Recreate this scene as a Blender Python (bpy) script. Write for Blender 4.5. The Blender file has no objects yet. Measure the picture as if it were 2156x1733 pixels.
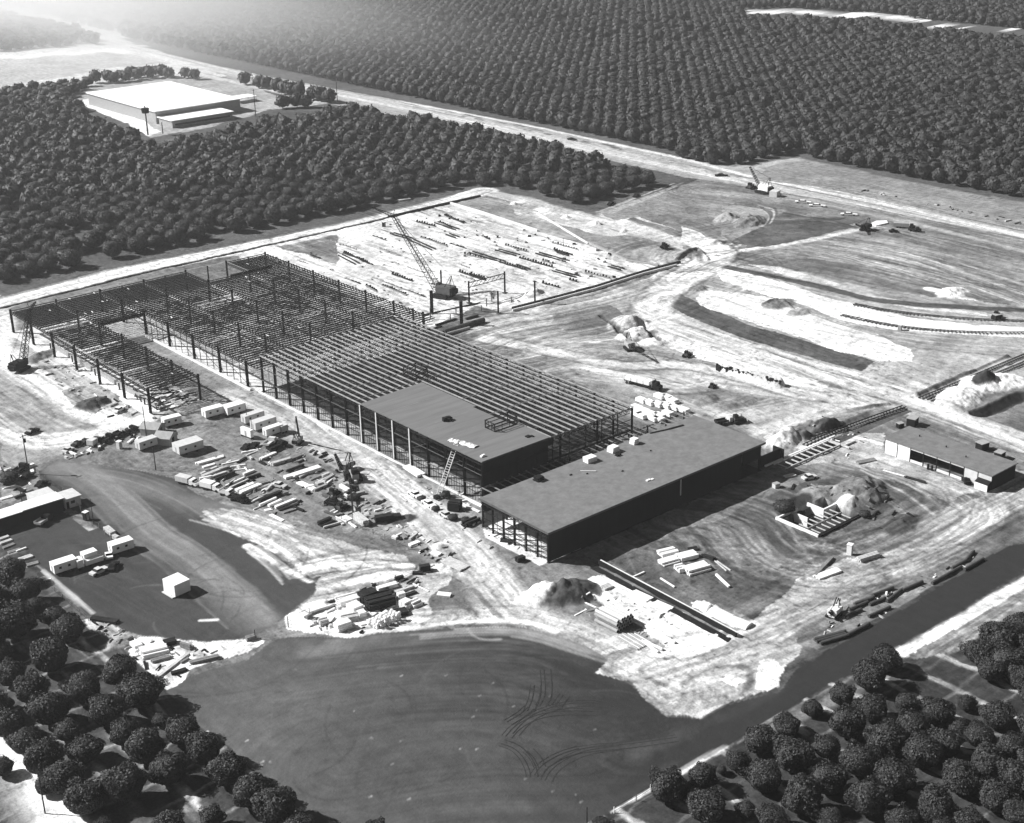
import bpy, bmesh, math, random
import numpy as np
from mathutils import Vector, Matrix
random.seed(7); HAZE_D = 0.0001
SC = bpy.context.scene
COL = SC.collection
# ------------------------------------------------------------------ camera, world, sun, exposure
CAMH = 180.0
CC = np.array([1078., 866.5]); VA = np.array([-1695., -325.]); VB = np.array([4938., -460.])
FP = math.sqrt(-float((VA-CC) @ (VB-CC)))
def _d(p):
    v = np.array([p[0]-CC[0], -(p[1]-CC[1]), -FP]); return v/np.linalg.norm(v)
RX = _d(VB); RY = _d(VA); RZ = np.cross(RX, RY)
RM = np.array([RX, RY, RZ])
cam = bpy.data.cameras.new('camera'); camo = bpy.data.objects.new('camera', cam); COL.objects.link(camo)
cam.sensor_width = 36; cam.lens = FP/2156*36; cam.clip_start = 1; cam.clip_end = 20000
camo.matrix_world = Matrix.Translation((0, 0, CAMH)) @ Matrix([[float(v) for v in r] for r in RM]).to_4x4()
SC.camera = camo; SC.cycles.volume_bounces = 3
SC.render.resolution_x = 1024; SC.render.resolution_y = 823
SC.view_settings.view_transform = 'Standard'; SC.view_settings.look = 'None'
SC.view_settings.exposure = 0.7; SC.view_settings.gamma = 1
SHV = Vector((0.85, -1.0, -1.0)).normalized()      # the way the sunlight travels
w = bpy.data.worlds.new('World'); SC.world = w; w.use_nodes = True
nt = w.node_tree; bg = nt.nodes['Background']
sky = nt.nodes.new('ShaderNodeTexSky'); sky.sky_type = 'NISHITA'; sky.sun_disc = False
SUN_EL = math.asin(-SHV.z); SUN_AZ = math.atan2(-SHV.x, -SHV.y)
sky.sun_elevation = SUN_EL; sky.sun_rotation = SUN_AZ; sky.altitude = 100; sky.dust_density = .6; sky.air_density = .45
bw = nt.nodes.new('ShaderNodeRGBToBW')
nt.links.new(sky.outputs[0], bw.inputs[0]); nt.links.new(bw.outputs[0], bg.inputs[0])
bg.inputs[1].default_value = 0.05
sl = bpy.data.lights.new('sun', 'SUN'); sl.energy = 5.0; sl.angle = math.radians(0.5); sl.color = (1, 1, 1)
so = bpy.data.objects.new('sun', sl); COL.objects.link(so)
so.rotation_euler = SHV.to_track_quat('-Z', 'Y').to_euler(); so.location = (0, 0, 400)

# ------------------------------------------------------------------ from the survey of the photograph to ground metres
TILES = {'D': (0, 0, 1/.52637), 'a': (0, 0, .6336), 'b': (1366, 0, .6336), 'c': (2730, 0, .6336), 'd': (0, 1098, .6336),
 'e': (1366, 1098, .6336), 'f': (2730, 1098, .6336), 'g': (0, 2196, .6336), 'h': (1366, 2196, .6336), 'i': (2730, 2196, .6336),
 'p': (250, 1580, .5747), 'q': (650, 1580, .5747), 'r': (0, 1850, .5747), 's': (1150, 1850, .5747), 't': (1100, 2150, .5747),
 'u': (2000, 2150, .5747), 'v': (2550, 1750, .5747), 'w': (3050, 1750, .5747), 'j': (1350, 750, .6563), 'k': (2050, 750, .6563),
 'z': (2048, 800, 1.6815), 'l': (300, 200, .6563), 'm': (2350, 1250, .6563), 'x1': (0, 1150, .232), 'x2': (400, 1250, .232), 'x6': (1650, 1600, .232),
 'x7': (2100, 1500, .232), 'x8': (1850, 1850, .232)}
def at(t, x, y, z=0.):
    o = TILES[t]; px = (o[0]+x*o[2])*.52637; py = (o[1]+y*o[2])*.52637
    v = RM @ np.array([px-CC[0], -(py-CC[1]), -FP]); k = (z-CAMH)/v[2]
    return Vector((float(v[0]*k), float(v[1]*k), z))
def height_of(t, base, top):
    """metres of an upright thing whose foot and tip are seen at base and top"""
    b = at(t, *base); o = TILES[t]; py = (o[1]+top[1]*o[2])*.52637
    lo, hi = 0., 60.
    for _ in range(30):
        m = (lo+hi)/2; v = RM.T @ np.array([b.x, b.y, m-CAMH]); y = CC[1]+FP*v[1]/v[2]
        if y > py: lo = m
        else: hi = m
    return b, (lo+hi)/2
def pts(t, *xy, z=0.):
    return [at(t, xy[i], xy[i+1], z).to_2d() for i in range(0, len(xy), 2)]

# ------------------------------------------------------------------ materials (all grey: the photograph is black and white)
MATS = {}
def mat(name, v, var=.15, scale=1.0, rough=.85, metal=0., stretch=None, bump=0.):
    if name in MATS: return MATS[name]
    m = bpy.data.materials.new(name); m.use_nodes = True; n = m.node_tree.nodes; l = m.node_tree.links
    b = n['Principled BSDF']; b.inputs['Roughness'].default_value = rough; b.inputs['Metallic'].default_value = metal
    b.inputs['Specular IOR Level'].default_value = .25 if v > .05 else .06
    tc = n.new('ShaderNodeTexCoord'); mp = n.new('ShaderNodeMapping')
    if stretch: mp.inputs['Scale'].default_value = stretch
    ns = n.new('ShaderNodeTexNoise'); ns.inputs['Scale'].default_value = scale; ns.inputs['Detail'].default_value = 6; ns.inputs['Roughness'].default_value = .65
    l.new(tc.outputs['Object'], mp.inputs[0]); l.new(mp.outputs[0], ns.inputs[0])
    mr = n.new('ShaderNodeMapRange'); mr.inputs[1].default_value = .3; mr.inputs[2].default_value = .7
    mr.inputs[3].default_value = v*(1-var); mr.inputs[4].default_value = min(.95, v*(1+var))
    l.new(ns.outputs[0], mr.inputs[0]); l.new(mr.outputs[0], b.inputs['Base Color'])
    if bump:
        bp = n.new('ShaderNodeBump'); bp.inputs['Strength'].default_value = bump; l.new(ns.outputs[0], bp.inputs['Height']); l.new(bp.outputs[0], b.inputs['Normal'])
    MATS[name] = m; return m
M_DARK = mat('dark_primed_steel', .018, .3, .8); M_STEEL = mat('grey_steel', .08, .3, .8); M_PURL = mat('light_purlin', .2, .35, .35)
M_JOIST = mat('dark_joist', .03, .4, .5)
M_ROOF = mat('felt_roof', .165, .24, .5, stretch=(1, 1, 1)); M_ROOF2 = mat('felt_roof_rolls', .155, .16, .25, stretch=(.25, 2.2, 1))
M_WHITE = mat('white_paint', .8, .06, .7); M_PALE = mat('pale_panel', .55, .12, .6); M_GREY = mat('weathered_panel', .33, .2, .8)
M_BLACK = mat('black_rubber', .02, .3, 2); M_GLASS = mat('dark_glass', .02, .2, 1, rough=.15); M_CONC = mat('concrete', .68, .15, .5)
M_WOOD = mat('timber', .5, .3, 1.2); M_DWOOD = mat('weathered_timber', .2, .35, 1.2); M_POLE = mat('pole_timber', .05, .3, 1)
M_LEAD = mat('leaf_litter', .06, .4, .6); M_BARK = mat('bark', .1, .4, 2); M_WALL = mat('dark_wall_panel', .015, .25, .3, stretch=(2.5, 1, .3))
M_RWALL = mat('factory_roof', .9, .03, .05); M_RUST = mat('rusty_pipe', .06, .4, 1.5); M_SOIL = mat('soil_heap', .16, .4, .5)

# ------------------------------------------------------------------ ground: one sheet, its soils painted in metres, its relief modelled
def axis(lo, hi, st, hi2, st2, far):
    a = list(np.arange(lo, hi, st)) + list(np.arange(hi, hi2, st2))
    s = st2; x = a[-1]
    while x < far: s *= 1.06; x += s; a.append(x)
    s = st; x = lo; b = []
    while x > -far*.5: s *= 1.08; x -= s; b.append(x)
    return np.array(b[::-1]+a)
GX = axis(108, 610, .48, 800, 3., 9000); GY = axis(95, 600, .48, 1000, 2., 9000)
NX, NY = len(GX), len(GY)
XX, YY = np.meshgrid(GX, GY, indexing='ij')
rng = np.random.default_rng(3)
def vn(x, y, sc, seed):
    x = x/sc; y = y/sc; xi = np.floor(x).astype(np.int64); yi = np.floor(y).astype(np.int64); fx = x-xi; fy = y-yi
    fx = fx*fx*(3-2*fx); fy = fy*fy*(3-2*fy)
    def h(a, b):
        n = (a*374761393+b*668265263+seed*1274126177) & 0xffffffff; n = ((n ^ (n >> 13))*1274126177) & 0xffffffff
        return ((n ^ (n >> 16)) & 0xffff)/65535.
    return (h(xi, yi)*(1-fx)+h(xi+1, yi)*fx)*(1-fy)+(h(xi, yi+1)*(1-fx)+h(xi+1, yi+1)*fx)*fy
def fbm(x, y, sc, seed, o=4):
    s = 0; a = 1; t = 0
    for i in range(o): s = s+a*vn(x, y, sc/2**i, seed+i); t += a; a *= .55
    return s/t-.5
W1 = fbm(XX, YY, 9, 11); W2 = fbm(XX, YY, 9, 37)
ALB = 0.17+.10*fbm(XX, YY, 30, 5); HGT = np.zeros_like(ALB); RGH = np.ones_like(ALB)
def bbox(P, pad):
    xs = [p[0] for p in P]; ys = [p[1] for p in P]
    i0, i1 = np.searchsorted(GX, [min(xs)-pad, max(xs)+pad]); j0, j1 = np.searchsorted(GY, [min(ys)-pad, max(ys)+pad])
    return slice(i0, i1), slice(j0, j1)
def inside(P, rag=1.5):
    s = bbox(P, rag*2); x = XX[s]+W1[s]*rag*2; y = YY[s]+W2[s]*rag*2; r = np.zeros(x.shape, bool); n = len(P)
    for i in range(n):
        x0, y0 = P[i][0], P[i][1]; x1, y1 = P[i-1][0], P[i-1][1]
        if y0 == y1: continue
        r ^= ((y0 > y) != (y1 > y)) & (x < (x1-x0)*(y-y0)/(y1-y0)+x0)
    return s, r
def poly(P, v, rag=1.5, var=.2, rgh=1., sc=12, mix=1.):
    s, r = inside(P, rag)
    f = fbm(XX[s], YY[s], sc, int(abs(P[0][0]*7+v*1000)) % 9999)
    new = v*(1+var*2*f); ALB[s] = np.where(r, ALB[s]*(1-mix)+new*mix, ALB[s]); RGH[s] = np.where(r, rgh, RGH[s])
def dist(P, s):
    x = XX[s]; y = YY[s]; d = np.full(x.shape, 1e9)
    for i in range(len(P)-1):
        ax, ay = P[i][0], P[i][1]; bx, by = P[i+1][0]-ax, P[i+1][1]-ay; L = bx*bx+by*by+1e-9
        t = np.clip(((x-ax)*bx+(y-ay)*by)/L, 0, 1); d = np.minimum(d, np.hypot(x-ax-t*bx, y-ay-t*by))
    return d
def smooth(P, n=2):
    for _ in range(n):
        Q = [P[0]]
        for a, b in zip(P[:-1], P[1:]):
            Q += [Vector((a[0]*.75+b[0]*.25, a[1]*.75+b[1]*.25)), Vector((a[0]*.25+b[0]*.75, a[1]*.25+b[1]*.75))]
        P = Q+[P[-1]]
    return P
def stroke(P, wd, v, soft=.6, alpha=1., rag=.6, rgh=None, hgt=0., breakup=0.):
    s = bbox(P, wd/2+soft+2); d = dist(P, s)+W1[s]*rag*2
    a = np.clip((wd/2-d)/soft+.5, 0, 1)*alpha
    if breakup: a = a*np.clip(.5+4*breakup*fbm(XX[s], YY[s], 5, int(wd*100+v*999) % 999)+.3, 0, 1)
    if v is not None: ALB[s] = ALB[s]*(1-a)+v*a
    if rgh is not None: RGH[s] = RGH[s]*(1-a)+rgh*a
    if hgt: HGT[s] += hgt*np.clip((wd/2-d)/(wd/2), 0, 1)**.8
def offset(P, o):
    Q = []
    for i, p in enumerate(P):
        a = P[max(i-1, 0)]; b = P[min(i+1, len(P)-1)]; dx, dy = b[0]-a[0], b[1]-a[1]; L = math.hypot(dx, dy)+1e-9
        Q.append(Vector((p[0]-dy/L*o, p[1]+dx/L*o)))
    return Q
def tracks(P, width, n, lo, hi, alpha=.5, wd=.8, wob=.12, seed=0):
    r = random.Random(seed+int(width*10)+n)
    P = smooth(P)
    for k in range(n):
        o = r.uniform(-width/2, width/2); t0 = r.uniform(0, .5); t1 = r.uniform(.5, 1); m = len(P)
        Q = offset(P, o)[int(t0*m*.7):max(int(t0*m*.7)+2, int(t1*m)+1)]
        sh = r.uniform(-1, 1)*wob*width
        Q = offset(Q, sh)
        stroke(Q, r.uniform(.6, 1.6)*wd, r.uniform(lo, hi), .5, alpha*r.uniform(.4, 1), rag=.25)
def ruts(P, width, amp=.5, sc=1.0, ln=28., relief=.0, seed=0, lo=0.):
    P = smooth(P, 2); s = bbox(P, width/2+3); x = XX[s]; y = YY[s]; d = np.full(x.shape, 1e9); sd = np.zeros_like(x); sl_ = np.zeros_like(x); acc = 0.
    for i in range(len(P)-1):
        ax, ay = P[i][0], P[i][1]; bx, by = P[i+1][0]-ax, P[i+1][1]-ay; L = math.hypot(bx, by)+1e-9
        t = np.clip(((x-ax)*bx+(y-ay)*by)/(L*L), 0, 1); dx = x-ax-t*bx; dy = y-ay-t*by; dd = np.hypot(dx, dy); m = dd < d
        d = np.where(m, dd, d); sd = np.where(m, np.sign(dy*bx-dx*by)*dd, sd); sl_ = np.where(m, acc+t*L, sl_); acc += L
    sdw = sd+W1[s]*1.0; ln = ln*2.6; sc = sc*.8
    n = vn(sdw+500, sl_/ln*sc+50, sc, 301+seed)*.45+vn(sdw+500, sl_/(ln*.5)*sc+50, sc*.55, 331+seed)*.35+vn(sdw+500, sl_/(ln*1.6)*sc*3+90, sc*3.2, 361+seed)*.45-.62
    e = np.clip((width/2-d)/(width*.18), 0, 1)*np.where(RGH[s] > .5, 1, lo)*np.clip(.7+2*fbm(XX[s], YY[s], 16, 77+seed), .15, 1.3)
    ALB[s] *= np.clip(1+2.2*amp*n*e, .3, 1.9)
    HGT[s] += n*e*relief
def mound(c, rx, ry, h, rot=0., v=None, rough=.35, p=1.2, seed=1):
    s = bbox([(c[0]-max(rx, ry)*1.3, c[1]-max(rx, ry)*1.3), (c[0]+max(rx, ry)*1.3, c[1]+max(rx, ry)*1.3)], 1)
    x = XX[s]-c[0]; y = YY[s]-c[1]; ca, sa = math.cos(rot), math.sin(rot)
    u = (x*ca+y*sa)/rx; q = (-x*sa+y*ca)/ry
    d = np.hypot(u, q)+fbm(XX[s], YY[s], max(3, rx*.8), seed)*rough*1.4
    a = np.clip(1-d, 0, 1)**(1/p)
    rdg = 1-2*np.abs(fbm(XX[s], YY[s], 4, seed+7)*2)
    HGT[s] += h*a*(.85+.3*rdg+rough*.9*fbm(XX[s], YY[s], 1.8, seed+9))+np.clip(a*5, 0, 1)*.5*fbm(XX[s], YY[s], 1.3, seed+19, 2)
    if v is not None:
        m = np.clip(a*4, 0, 1); ALB[s] = ALB[s]*(1-m)+v*m
# ---- soils, from the broad fields down to the wheel tracks
# building site as a whole
poly(pts('D', -150,700, 0,640, 233,580, 719,484, 1010,397, 1180,440, 1250,448, 1430,395, 1480,372, 1590,330, 2300,470, 2600,520, 2500,1700, 2156,1320, 1900,1370, 1600,1640, 1250,1900, 600,2000, 380,1440, 0,1100, -300,1000), .26, 2, .5)
# left: sandy haul roads and rough ground
poly(pts('d', -600,170, 0,130, 0,1160, 100,1240, 300,1180, 520,1060, 880,940, 960,900, 760,800, 640,700, 480,600, 330,520, 200,440, 60,360, -300,200), .40, 2, .3)
stroke(smooth(pts('d', -300,150, 60,250, -40,480, 90,620, 330,760, 620,900, 800,960)), 9, .75, 3, .8, 1.5)
stroke(smooth(pts('d', -200,800, 100,1060, 330,1080, 600,1000, 880,930, 1020,860)), 7, .8, 3, .9, 1.5)
stroke(pts('d', 0,480, 180,620, 380,760, 560,870, 760,950), 9, .8, 3, .85, 1.5)
poly(pts('d', -50,650, 150,720, 330,840, 370,950, 300,1010, 100,1000, -50,930), .36, 1, .3)
poly(pts('d', 400,740, 520,760, 640,850, 600,880, 480,850), .20, 1, .3)
poly(pts('d', 200,470, 330,450, 420,620, 700,740, 640,800, 420,700), .42, 2, .5)
tracks(pts('d', -50,560, 200,700, 420,860, 700,960), 16, 26, .3, .85, .5)
tracks(pts('d', -100,880, 120,1050, 400,1040, 800,960), 12, 18, .4, .85, .5)
# road along the orchard
stroke(pts('D', -250,720, 0,640, 233,578, 719,482, 950,424, 1020,402), 15, .66, 2, 1, 1)
stroke(pts('D', -250,722, 0,649, 233,592, 300,575, 719,481, 800,462, 960,424), 2.6, .04, .8, 1, .2, hgt=-1.2)
stroke(pts('D', -250,700, 0,628, 233,568, 719,470, 950,412), 1.6, .3, 1, .7, .5)
stroke(pts('D', -250,740, 0,665, 233,602, 719,500, 960,438), 1.6, .35, 1, .6, .5)
stroke(pts('D', 1010,402, 1120,425, 1210,455, 1300,478, 1400,505, 1480,528, 1530,560), 11, .55, 3, .9, 1.5)
tracks(pts('D', 1010,402, 1210,455, 1400,505, 1500,540), 10, 12, .3, .75, .5)
# the white foundation field and its strip of rougher ground
poly([Vector((306, 415)), Vector((306, 450)), Vector((308, 560)), Vector((330, 560)), Vector((345, 430))], .7, 2, .25)
poly(pts('j', 0,262, 690,98, 870,150, 1219,268)+pts('k', 470,340, 700,450, 900,480, 600,580, 140,705, 0,745)+pts('j', 1000,765, 860,720, 560,700, 520,780, 200,600, 0,560), .66, 1.5, .3, 1)
poly(pts('j', 710,96, 870,58, 960,70, 1219,140)+pts('k', 350,190, 560,260, 800,330, 1030,400, 1030,465, 900,480, 640,420, 450,350, 0,225, -90,170), .34, 1, .45, 1)
poly(pts('k', 0,100, 150,110, 360,200, 500,220, 700,290, 560,300, 350,240, 100,190, 0,160), .5, 1.5, .5)
for k in range(10):
    t, x, y = random.choice([('k', 30, 100), ('k', 180, 140), ('k', 330, 180), ('k', 505, 225), ('k', 680, 265)]); c = at(t, x+random.uniform(-30, 30), y+random.uniform(-14, 14))
    stroke([c.to_2d(), (c.to_2d()+Vector((3, 2)))], 4, .8, 2, .8)
for k in range(150):   # scuffed, trodden patches between the footings
    c = Vector((random.uniform(300, 400), random.uniform(425, 560)))
    L = random.uniform(2, 12); stroke([c, c+Vector((random.uniform(-1, 1), L))], random.uniform(.4, 1.6), random.choice([.3, .4, .5, .6]), .6, random.uniform(.3, .8), 1.2, breakup=1)
poly(pts('j', 60,480, 260,470, 520,560, 480,600, 300,560, 100,530), .6, 2, .5)
# low frame ground; hall and tall frame floors with shade and sun painted in
poly([Vector(p) for p in ((191, 413), (191, 527), (305, 527), (305, 406), (228, 406), (228, 413))], .66, .6, .3)
poly([Vector(p) for p in ((210, 413), (210, 488), (228.3, 488), (228.3, 413))], .33, .5, .3)
poly([Vector(p) for p in ((191, 395), (191, 414), (228, 414), (228, 400), (215, 396))], .40, 2, .3)
poly([Vector(p) for p in ((229, 286), (229, 406), (290, 406), (290, 286))], .05, .4, .5)  # ground under the tall frame painted dark in place of its shade
poly([Vector(p) for p in ((220, 248), (220, 286), (305, 286), (305, 248))], .08, .4, .2)  # near hall and link floor painted dark as if shaded from above
poly([Vector(p) for p in ((217, 248.5), (217, 275), (232, 275), (232, 248.5))], .72, .3, .2)  # pale floor at the open end imitates sunlight reaching in
poly([Vector(p) for p in ((227, 288), (227, 405), (236, 405), (236, 288))], .42, .6, .4)  # pale strip imitates sun falling inside the left side of the frame
# middle: graded dirt east of the frames
poly(pts('e', 860,260, 1230,200, 1700,100, 2156,-60)+pts('m', 620,-40, 560,230, 760,300, 1219,470, 1219,600, 900,780, 640,640, 280,560, 0,450)+pts('e', 1100,470), .33, 2, .5)
for a in range(7):
    tracks(pts('e', 700+a*60,330+a*60, 1000+a*50,300+a*60, 1400+a*40,230+a*50, 1800+a*50,150+a*60), 22, 16, .22, .75, .45, seed=a)
tracks(pts('k', 0,760, 300,720, 700,640, 1000,520, 1190,420), 26, 34, .3, .8, .5)
poly(pts('k', 250,740, 380,690, 560,700, 700,790, 560,900, 360,900, 240,830), .30, 2, .5)
stroke(smooth(pts('e', 860,250, 960,270, 985,320, 930,350, 800,350)), .7, .2, .5, .8)
stroke(smooth(pts('k', 1219,400, 1080,560, 900,700, 900,790, 1000,900, 1219,980)), 16, .72, 5, .9, 2)
stroke(smooth(pts('k', 560,170, 760,240, 1000,320, 1180,370, 1219,420)), 8, .62, 3, .9, 1)
stroke(smooth(pts('c', -100,1330, 120,1290, 100,1500)), 2, .3, 1, .5)
# haul road sweeping to the crossing
stroke(smooth(pts('m', 0,330, 300,440, 560,560, 760,640, 1000,640)), 8, .6, 3, .7, 2)
stroke(smooth(pts('f', 0,640, 300,690, 600,730, 900,760, 1300,770, 1550,820, 1800,930, 2156,1080, 2400,1160)), 11, .6, 3, .9, 2)
stroke(smooth(pts('f', 1300,200, 1200,480, 1340,620, 1400,760, 1500,850)), 14, .52, 4, .6, 2)
stroke(smooth(pts('f', 400,900, 700,850, 1000,800, 1400,790)), 9, .55, 3, .8, 2)
tracks(pts('f', 0,640, 500,720, 1000,770, 1500,810, 2156,1070), 16, 30, .22, .8, .5)
tracks(pts('f', 250,960, 600,880, 1000,800, 1400,700, 1700,560), 24, 30, .22, .75, .5)
# rail yard in the making: long bands of white sand and dark embankments
tracks(pts('f', -40,170, 300,300, 700,450, 1150,570), 11, 26, .10, .5, .6, .6)
tracks(pts('f', 0,330, 300,420, 700,560, 1000,660), 22, 30, .4, .9, .5, .6)
tracks(pts('f', 150,60, 600,180, 1100,300, 1700,400, 2300,420), 26, 34, .42, .9, .5, .6)
stroke(pts('f', 700,-30, 1000,70, 1300,150, 1700,210, 2300,240), 7, .24, 2, .9, 1)
tracks(pts('f', 600,-60, 1000,60, 1300,140, 1700,200, 2300,230), 10, 16, .14, .4, .5)
stroke(pts('f', 1560,90, 1700,130, 1830,170), 4, .85, 1.5, 1, 2)
for a, b in ((600, 500), (560, 560), (1100, 560), (1230, 600)): tracks(pts('f', a,b-60, a+250,b+10, a+420,b+80), 12, 8, .25, .5, .5)
poly(pts('z', 330,250, 480,150, 700,170, 1000,230, 1300,260, 1300,400, 980,470, 900,440, 700,440, 520,400, 360,350), .42, 2, .4)
poly(pts('z', 335,300, 362,296, 420,325, 520,346, 600,372, 700,408, 765,436, 740,450, 640,437, 560,412, 480,384, 420,372, 370,347, 335,322), .72, 2, .25)
poly(pts('z', 380,262, 450,300, 560,338, 700,378, 820,410, 830,425, 700,400, 560,362, 430,320, 370,290), .6, 1.2, .3)
poly(pts('z', 372,236, 398,222, 470,256, 560,296, 700,336, 862,384, 832,408, 700,372, 560,332, 450,290, 380,256), .15, .8, .4)
poly(pts('z', 440,232, 470,213, 560,223, 640,238, 760,286, 860,318, 952,358, 958,386, 870,384, 780,362, 700,332, 600,300, 520,274, 450,250), .74, 2, .25)
poly(pts('z', 480,163, 560,174, 650,198, 750,234, 800,244, 950,280, 1100,298, 1300,304, 1300,332, 1050,318, 900,308, 780,286, 700,252, 600,226, 500,192), .74, 1, .2)
poly(pts('z', 560,152, 640,176, 780,214, 860,240, 950,258, 1130,276, 1130,266, 960,246, 860,226, 780,200, 640,158), .6, 1, .3)
stroke(smooth(pts('z', 505,158, 640,186, 760,212, 850,238, 1000,252, 1300,266)), 5.5, .12, 1, .9, .8)
stroke(smooth(pts('z', 560,140, 660,160, 800,190, 900,215, 1218,240)), 6, .2, 2, .7, 1)
stroke(smooth(pts('z', 660,250, 760,290, 900,330)), 1.2, .25, .6, .7, .4)
# the wide ground between rail yard and highway
poly(pts('c', 40,1250, 600,1220, 1000,1350, 1500,1480, 2300,1680, 2500,1760)+pts('f', 2300,60, 1500,0, 700,-120, 240,-100)+pts('c', 0,1600), .30, 2, .5)
for a in range(8):
    tracks(pts('c', 150+a*160,1560, 500+a*150,1500+a*18, 900+a*150,1560+a*30, 1500+a*150,1720+a*40), 22, 12, .2, .72, .5, seed=a+20)
tracks(pts('c', 100,1560, 500,1530, 800,1480, 1100,1400, 1180,1340), 8, 22, .3, .8, .6)
poly(pts('c', 0,1430, 120,1470, 180,1530, 100,1550, 0,1540), .66, 1.5, .3)
poly(pts('c', 250,1300, 330,1290, 460,1310, 560,1340, 600,1370, 480,1450, 300,1560, 240,1560), .36, .5, .3)
for k in range(9):
    stroke(smooth(pts('c', 260+k*14,1560, 420+k*14,1500-k*3, 520+k*9,1430-k*6, 560+k*5,1370-k*8, 500-k*4,1320-k*5)), .7, random.choice([.13, .16, .6]), .6, .75, .2)
poly(pts('c', 640,1340, 900,1380, 1180,1340, 1300,1360, 1250,1400, 1000,1420, 760,1470, 560,1530, 400,1560, 520,1440), .22, 1.5, .5)
stroke(smooth(pts('c', 640,1345, 800,1375, 1000,1390, 1130,1330)), 1.2, .08, .8, .9)
poly(pts('b', 1700,1400, 1850,1360, 2156,1460)+pts('k', 1219,330, 1180,300, 900,230, 720,180, 700,200, 960,290, 1219,380), .62, 2, .4)
poly(pts('b', 1620,1330, 1900,1250, 2156,1180)+pts('c', 0,1170, 300,1200, 480,1240, 300,1290, 0,1260)+pts('b', 2156,1340, 1900,1370, 1720,1390), .32, 2, .25)
tracks(pts('b', 1640,1350, 1800,1290, 2000,1210, 2156,1150), 7, 12, .4, .7, .6)
# highway corridor
poly(pts('D', -60,10, 150,55, 240,85, 330,112, 560,160, 840,212, 1100,265, 1437,334, 1540,352, 1680,332, 1720,345, 2300,480, 2300,520, 2156,502, 1800,430, 1437,372, 1330,348, 1000,276, 700,220, 540,185, 440,150, 320,140, 230,110), .42, 1.5, .2, 1)
stroke(pts('D', -80,5, 150,62, 330,118, 560,168, 840,222, 1100,280, 1330,330), 16, .5, 4, .9, 2)
stroke(pts('D', 230,85, 560,168, 840,226, 1100,284, 1437,357, 1600,390, 1850,438, 2200,505), 6, .62, 2, .95, .5)
stroke(pts('D', 840,213, 1100,262, 1437,334, 1580,372, 1850,428, 2300,530), 4, .72, 2, .9, .5)
stroke(pts('D', 840,219, 1100,273, 1437,345, 1600,380, 1850,433, 2300,536), 2, .25, 1, .8, .5)
stroke(pts('D', 1600,366, 1770,398, 1950,440, 2300,520), 1.0, .14, .5, .8, .3)
stroke(pts('D', 1600,372, 1770,404, 1950,446, 2300,526), .8, .7, .5, .8, .3)
stroke(pts('D', 1780,395, 1900,418, 2090,455, 2300,495), 1.3, .85, .6, .95, .8, breakup=.6)
poly(pts('c', 450,1120, 620,1020, 720,1005, 840,1020, 1400,1140, 2156,1280, 2300,1320, 2300,1480, 1500,1310, 900,1190, 520,1140), .33, 1.5, .25)
stroke(pts('c', 470,1060, 600,1020, 720,1010), 6, .5, 3, .8, 1)
stroke(pts('c', 900,1330, 1400,1430, 2300,1660), 9, .24, 3, .8, 1)
stroke(pts('c', 540,1210, 900,1290, 1400,1400, 2300,1620), 5, .5, 3, .7, 1)
tracks(pts('D', 1437,352, 1650,398, 1900,448, 2250,520), 14, 26, .2, .75, .55, .5)
tracks(pts('D', 240,92, 700,200, 1100,276, 1437,350), 14, 24, .3, .8, .5, .8)
for k in range(30):
    c = at('D', *(lambda u: (840+u*600, 212+u*128+random.uniform(-1, 6)))(random.random())); stroke([c.to_2d(), c.to_2d()+Vector((.5, -random.uniform(3, 9)))], 1.5, .14, .6, .8, .8)
# upper left open field, far factory yard
poly([Vector((v, w_)) for v, w_ in ((420, 1050), (560, 1000), (600, 1250), (700, 1500), (760, 3000), (200, 3000), (200, 1200))], .6, 8, .2)  # far ground paled to strengthen the white haze over it
poly(pts('a', -300,390, 250,360, 700,320, 960,380, 1060,400, 700,430, 370,490, -300,600), .5, 3, .2)
stroke(pts('a', -300,380, 250,352, 700,318, 760,330), 16, .8, 5, .9)
poly(pts('a', 470,640, 560,560, 640,520, 1100,490, 1260,480, 1300,460, 1500,520, 1640,560, 1720,600, 1900,620, 2080,650, 1900,680, 1690,690, 1560,740, 1440,760, 1350,800, 1060,850, 940,870, 860,800, 720,740, 600,690), .42, 2, .25)
poly(pts('a', 480,640, 560,620, 700,680, 880,730, 960,800, 1020,830, 940,860, 800,780, 700,740), .75, 2, .2)
stroke(pts('a', 1260,470, 1500,520, 1800,590, 2000,640), 8, .6, 3, .8)
stroke(pts('a', 1060,840, 1300,790, 1450,750, 1700,680), 5, .5, 2, .7)
# road through the far orchard, bare rows
poly(pts('c', 380,66, 640,58, 1210,90, 1640,142, 2156,192, 2600,255, 2600,275, 2156,215, 1640,168, 1210,118, 640,84, 380,90), .8, 2, .2)
stroke(pts('c', -500,20, 0,-10, 420,70, 620,62, 800,90, 1210,100, 1400,125, 1640,155, 1900,180, 2156,205, 2500,260), 9, .5, 2, .9, 2)
for k in range(16):
    c = pts('b', 1200+k*62,170-k*3+random.uniform(-40, 60)); d = Vector((.7, .71)); stroke([c[0]-d*12, c[0]+d*random.uniform(14, 45)], 3.2, .6, 1, .9, .6, breakup=.5)
for x, y in ((470, 1430), (500, 1500), (410, 1390), (330, 1500)): pass
# ---------------- near part
poly(pts('d', 330,1190, 480,1090, 880,1000, 1050,870, 1540,840, 1850,980, 2156,1230, 2156,1733, 1750,1733, 1650,1540, 1480,1480, 1150,1330, 1000,1260, 700,1200), .27, 1.5, .25)
poly(pts('e', -40,1060, 350,1100, 620,1330, 900,1440, 880,1733, 500,1733, 0,1600), .34, 1.5, .3)
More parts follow.
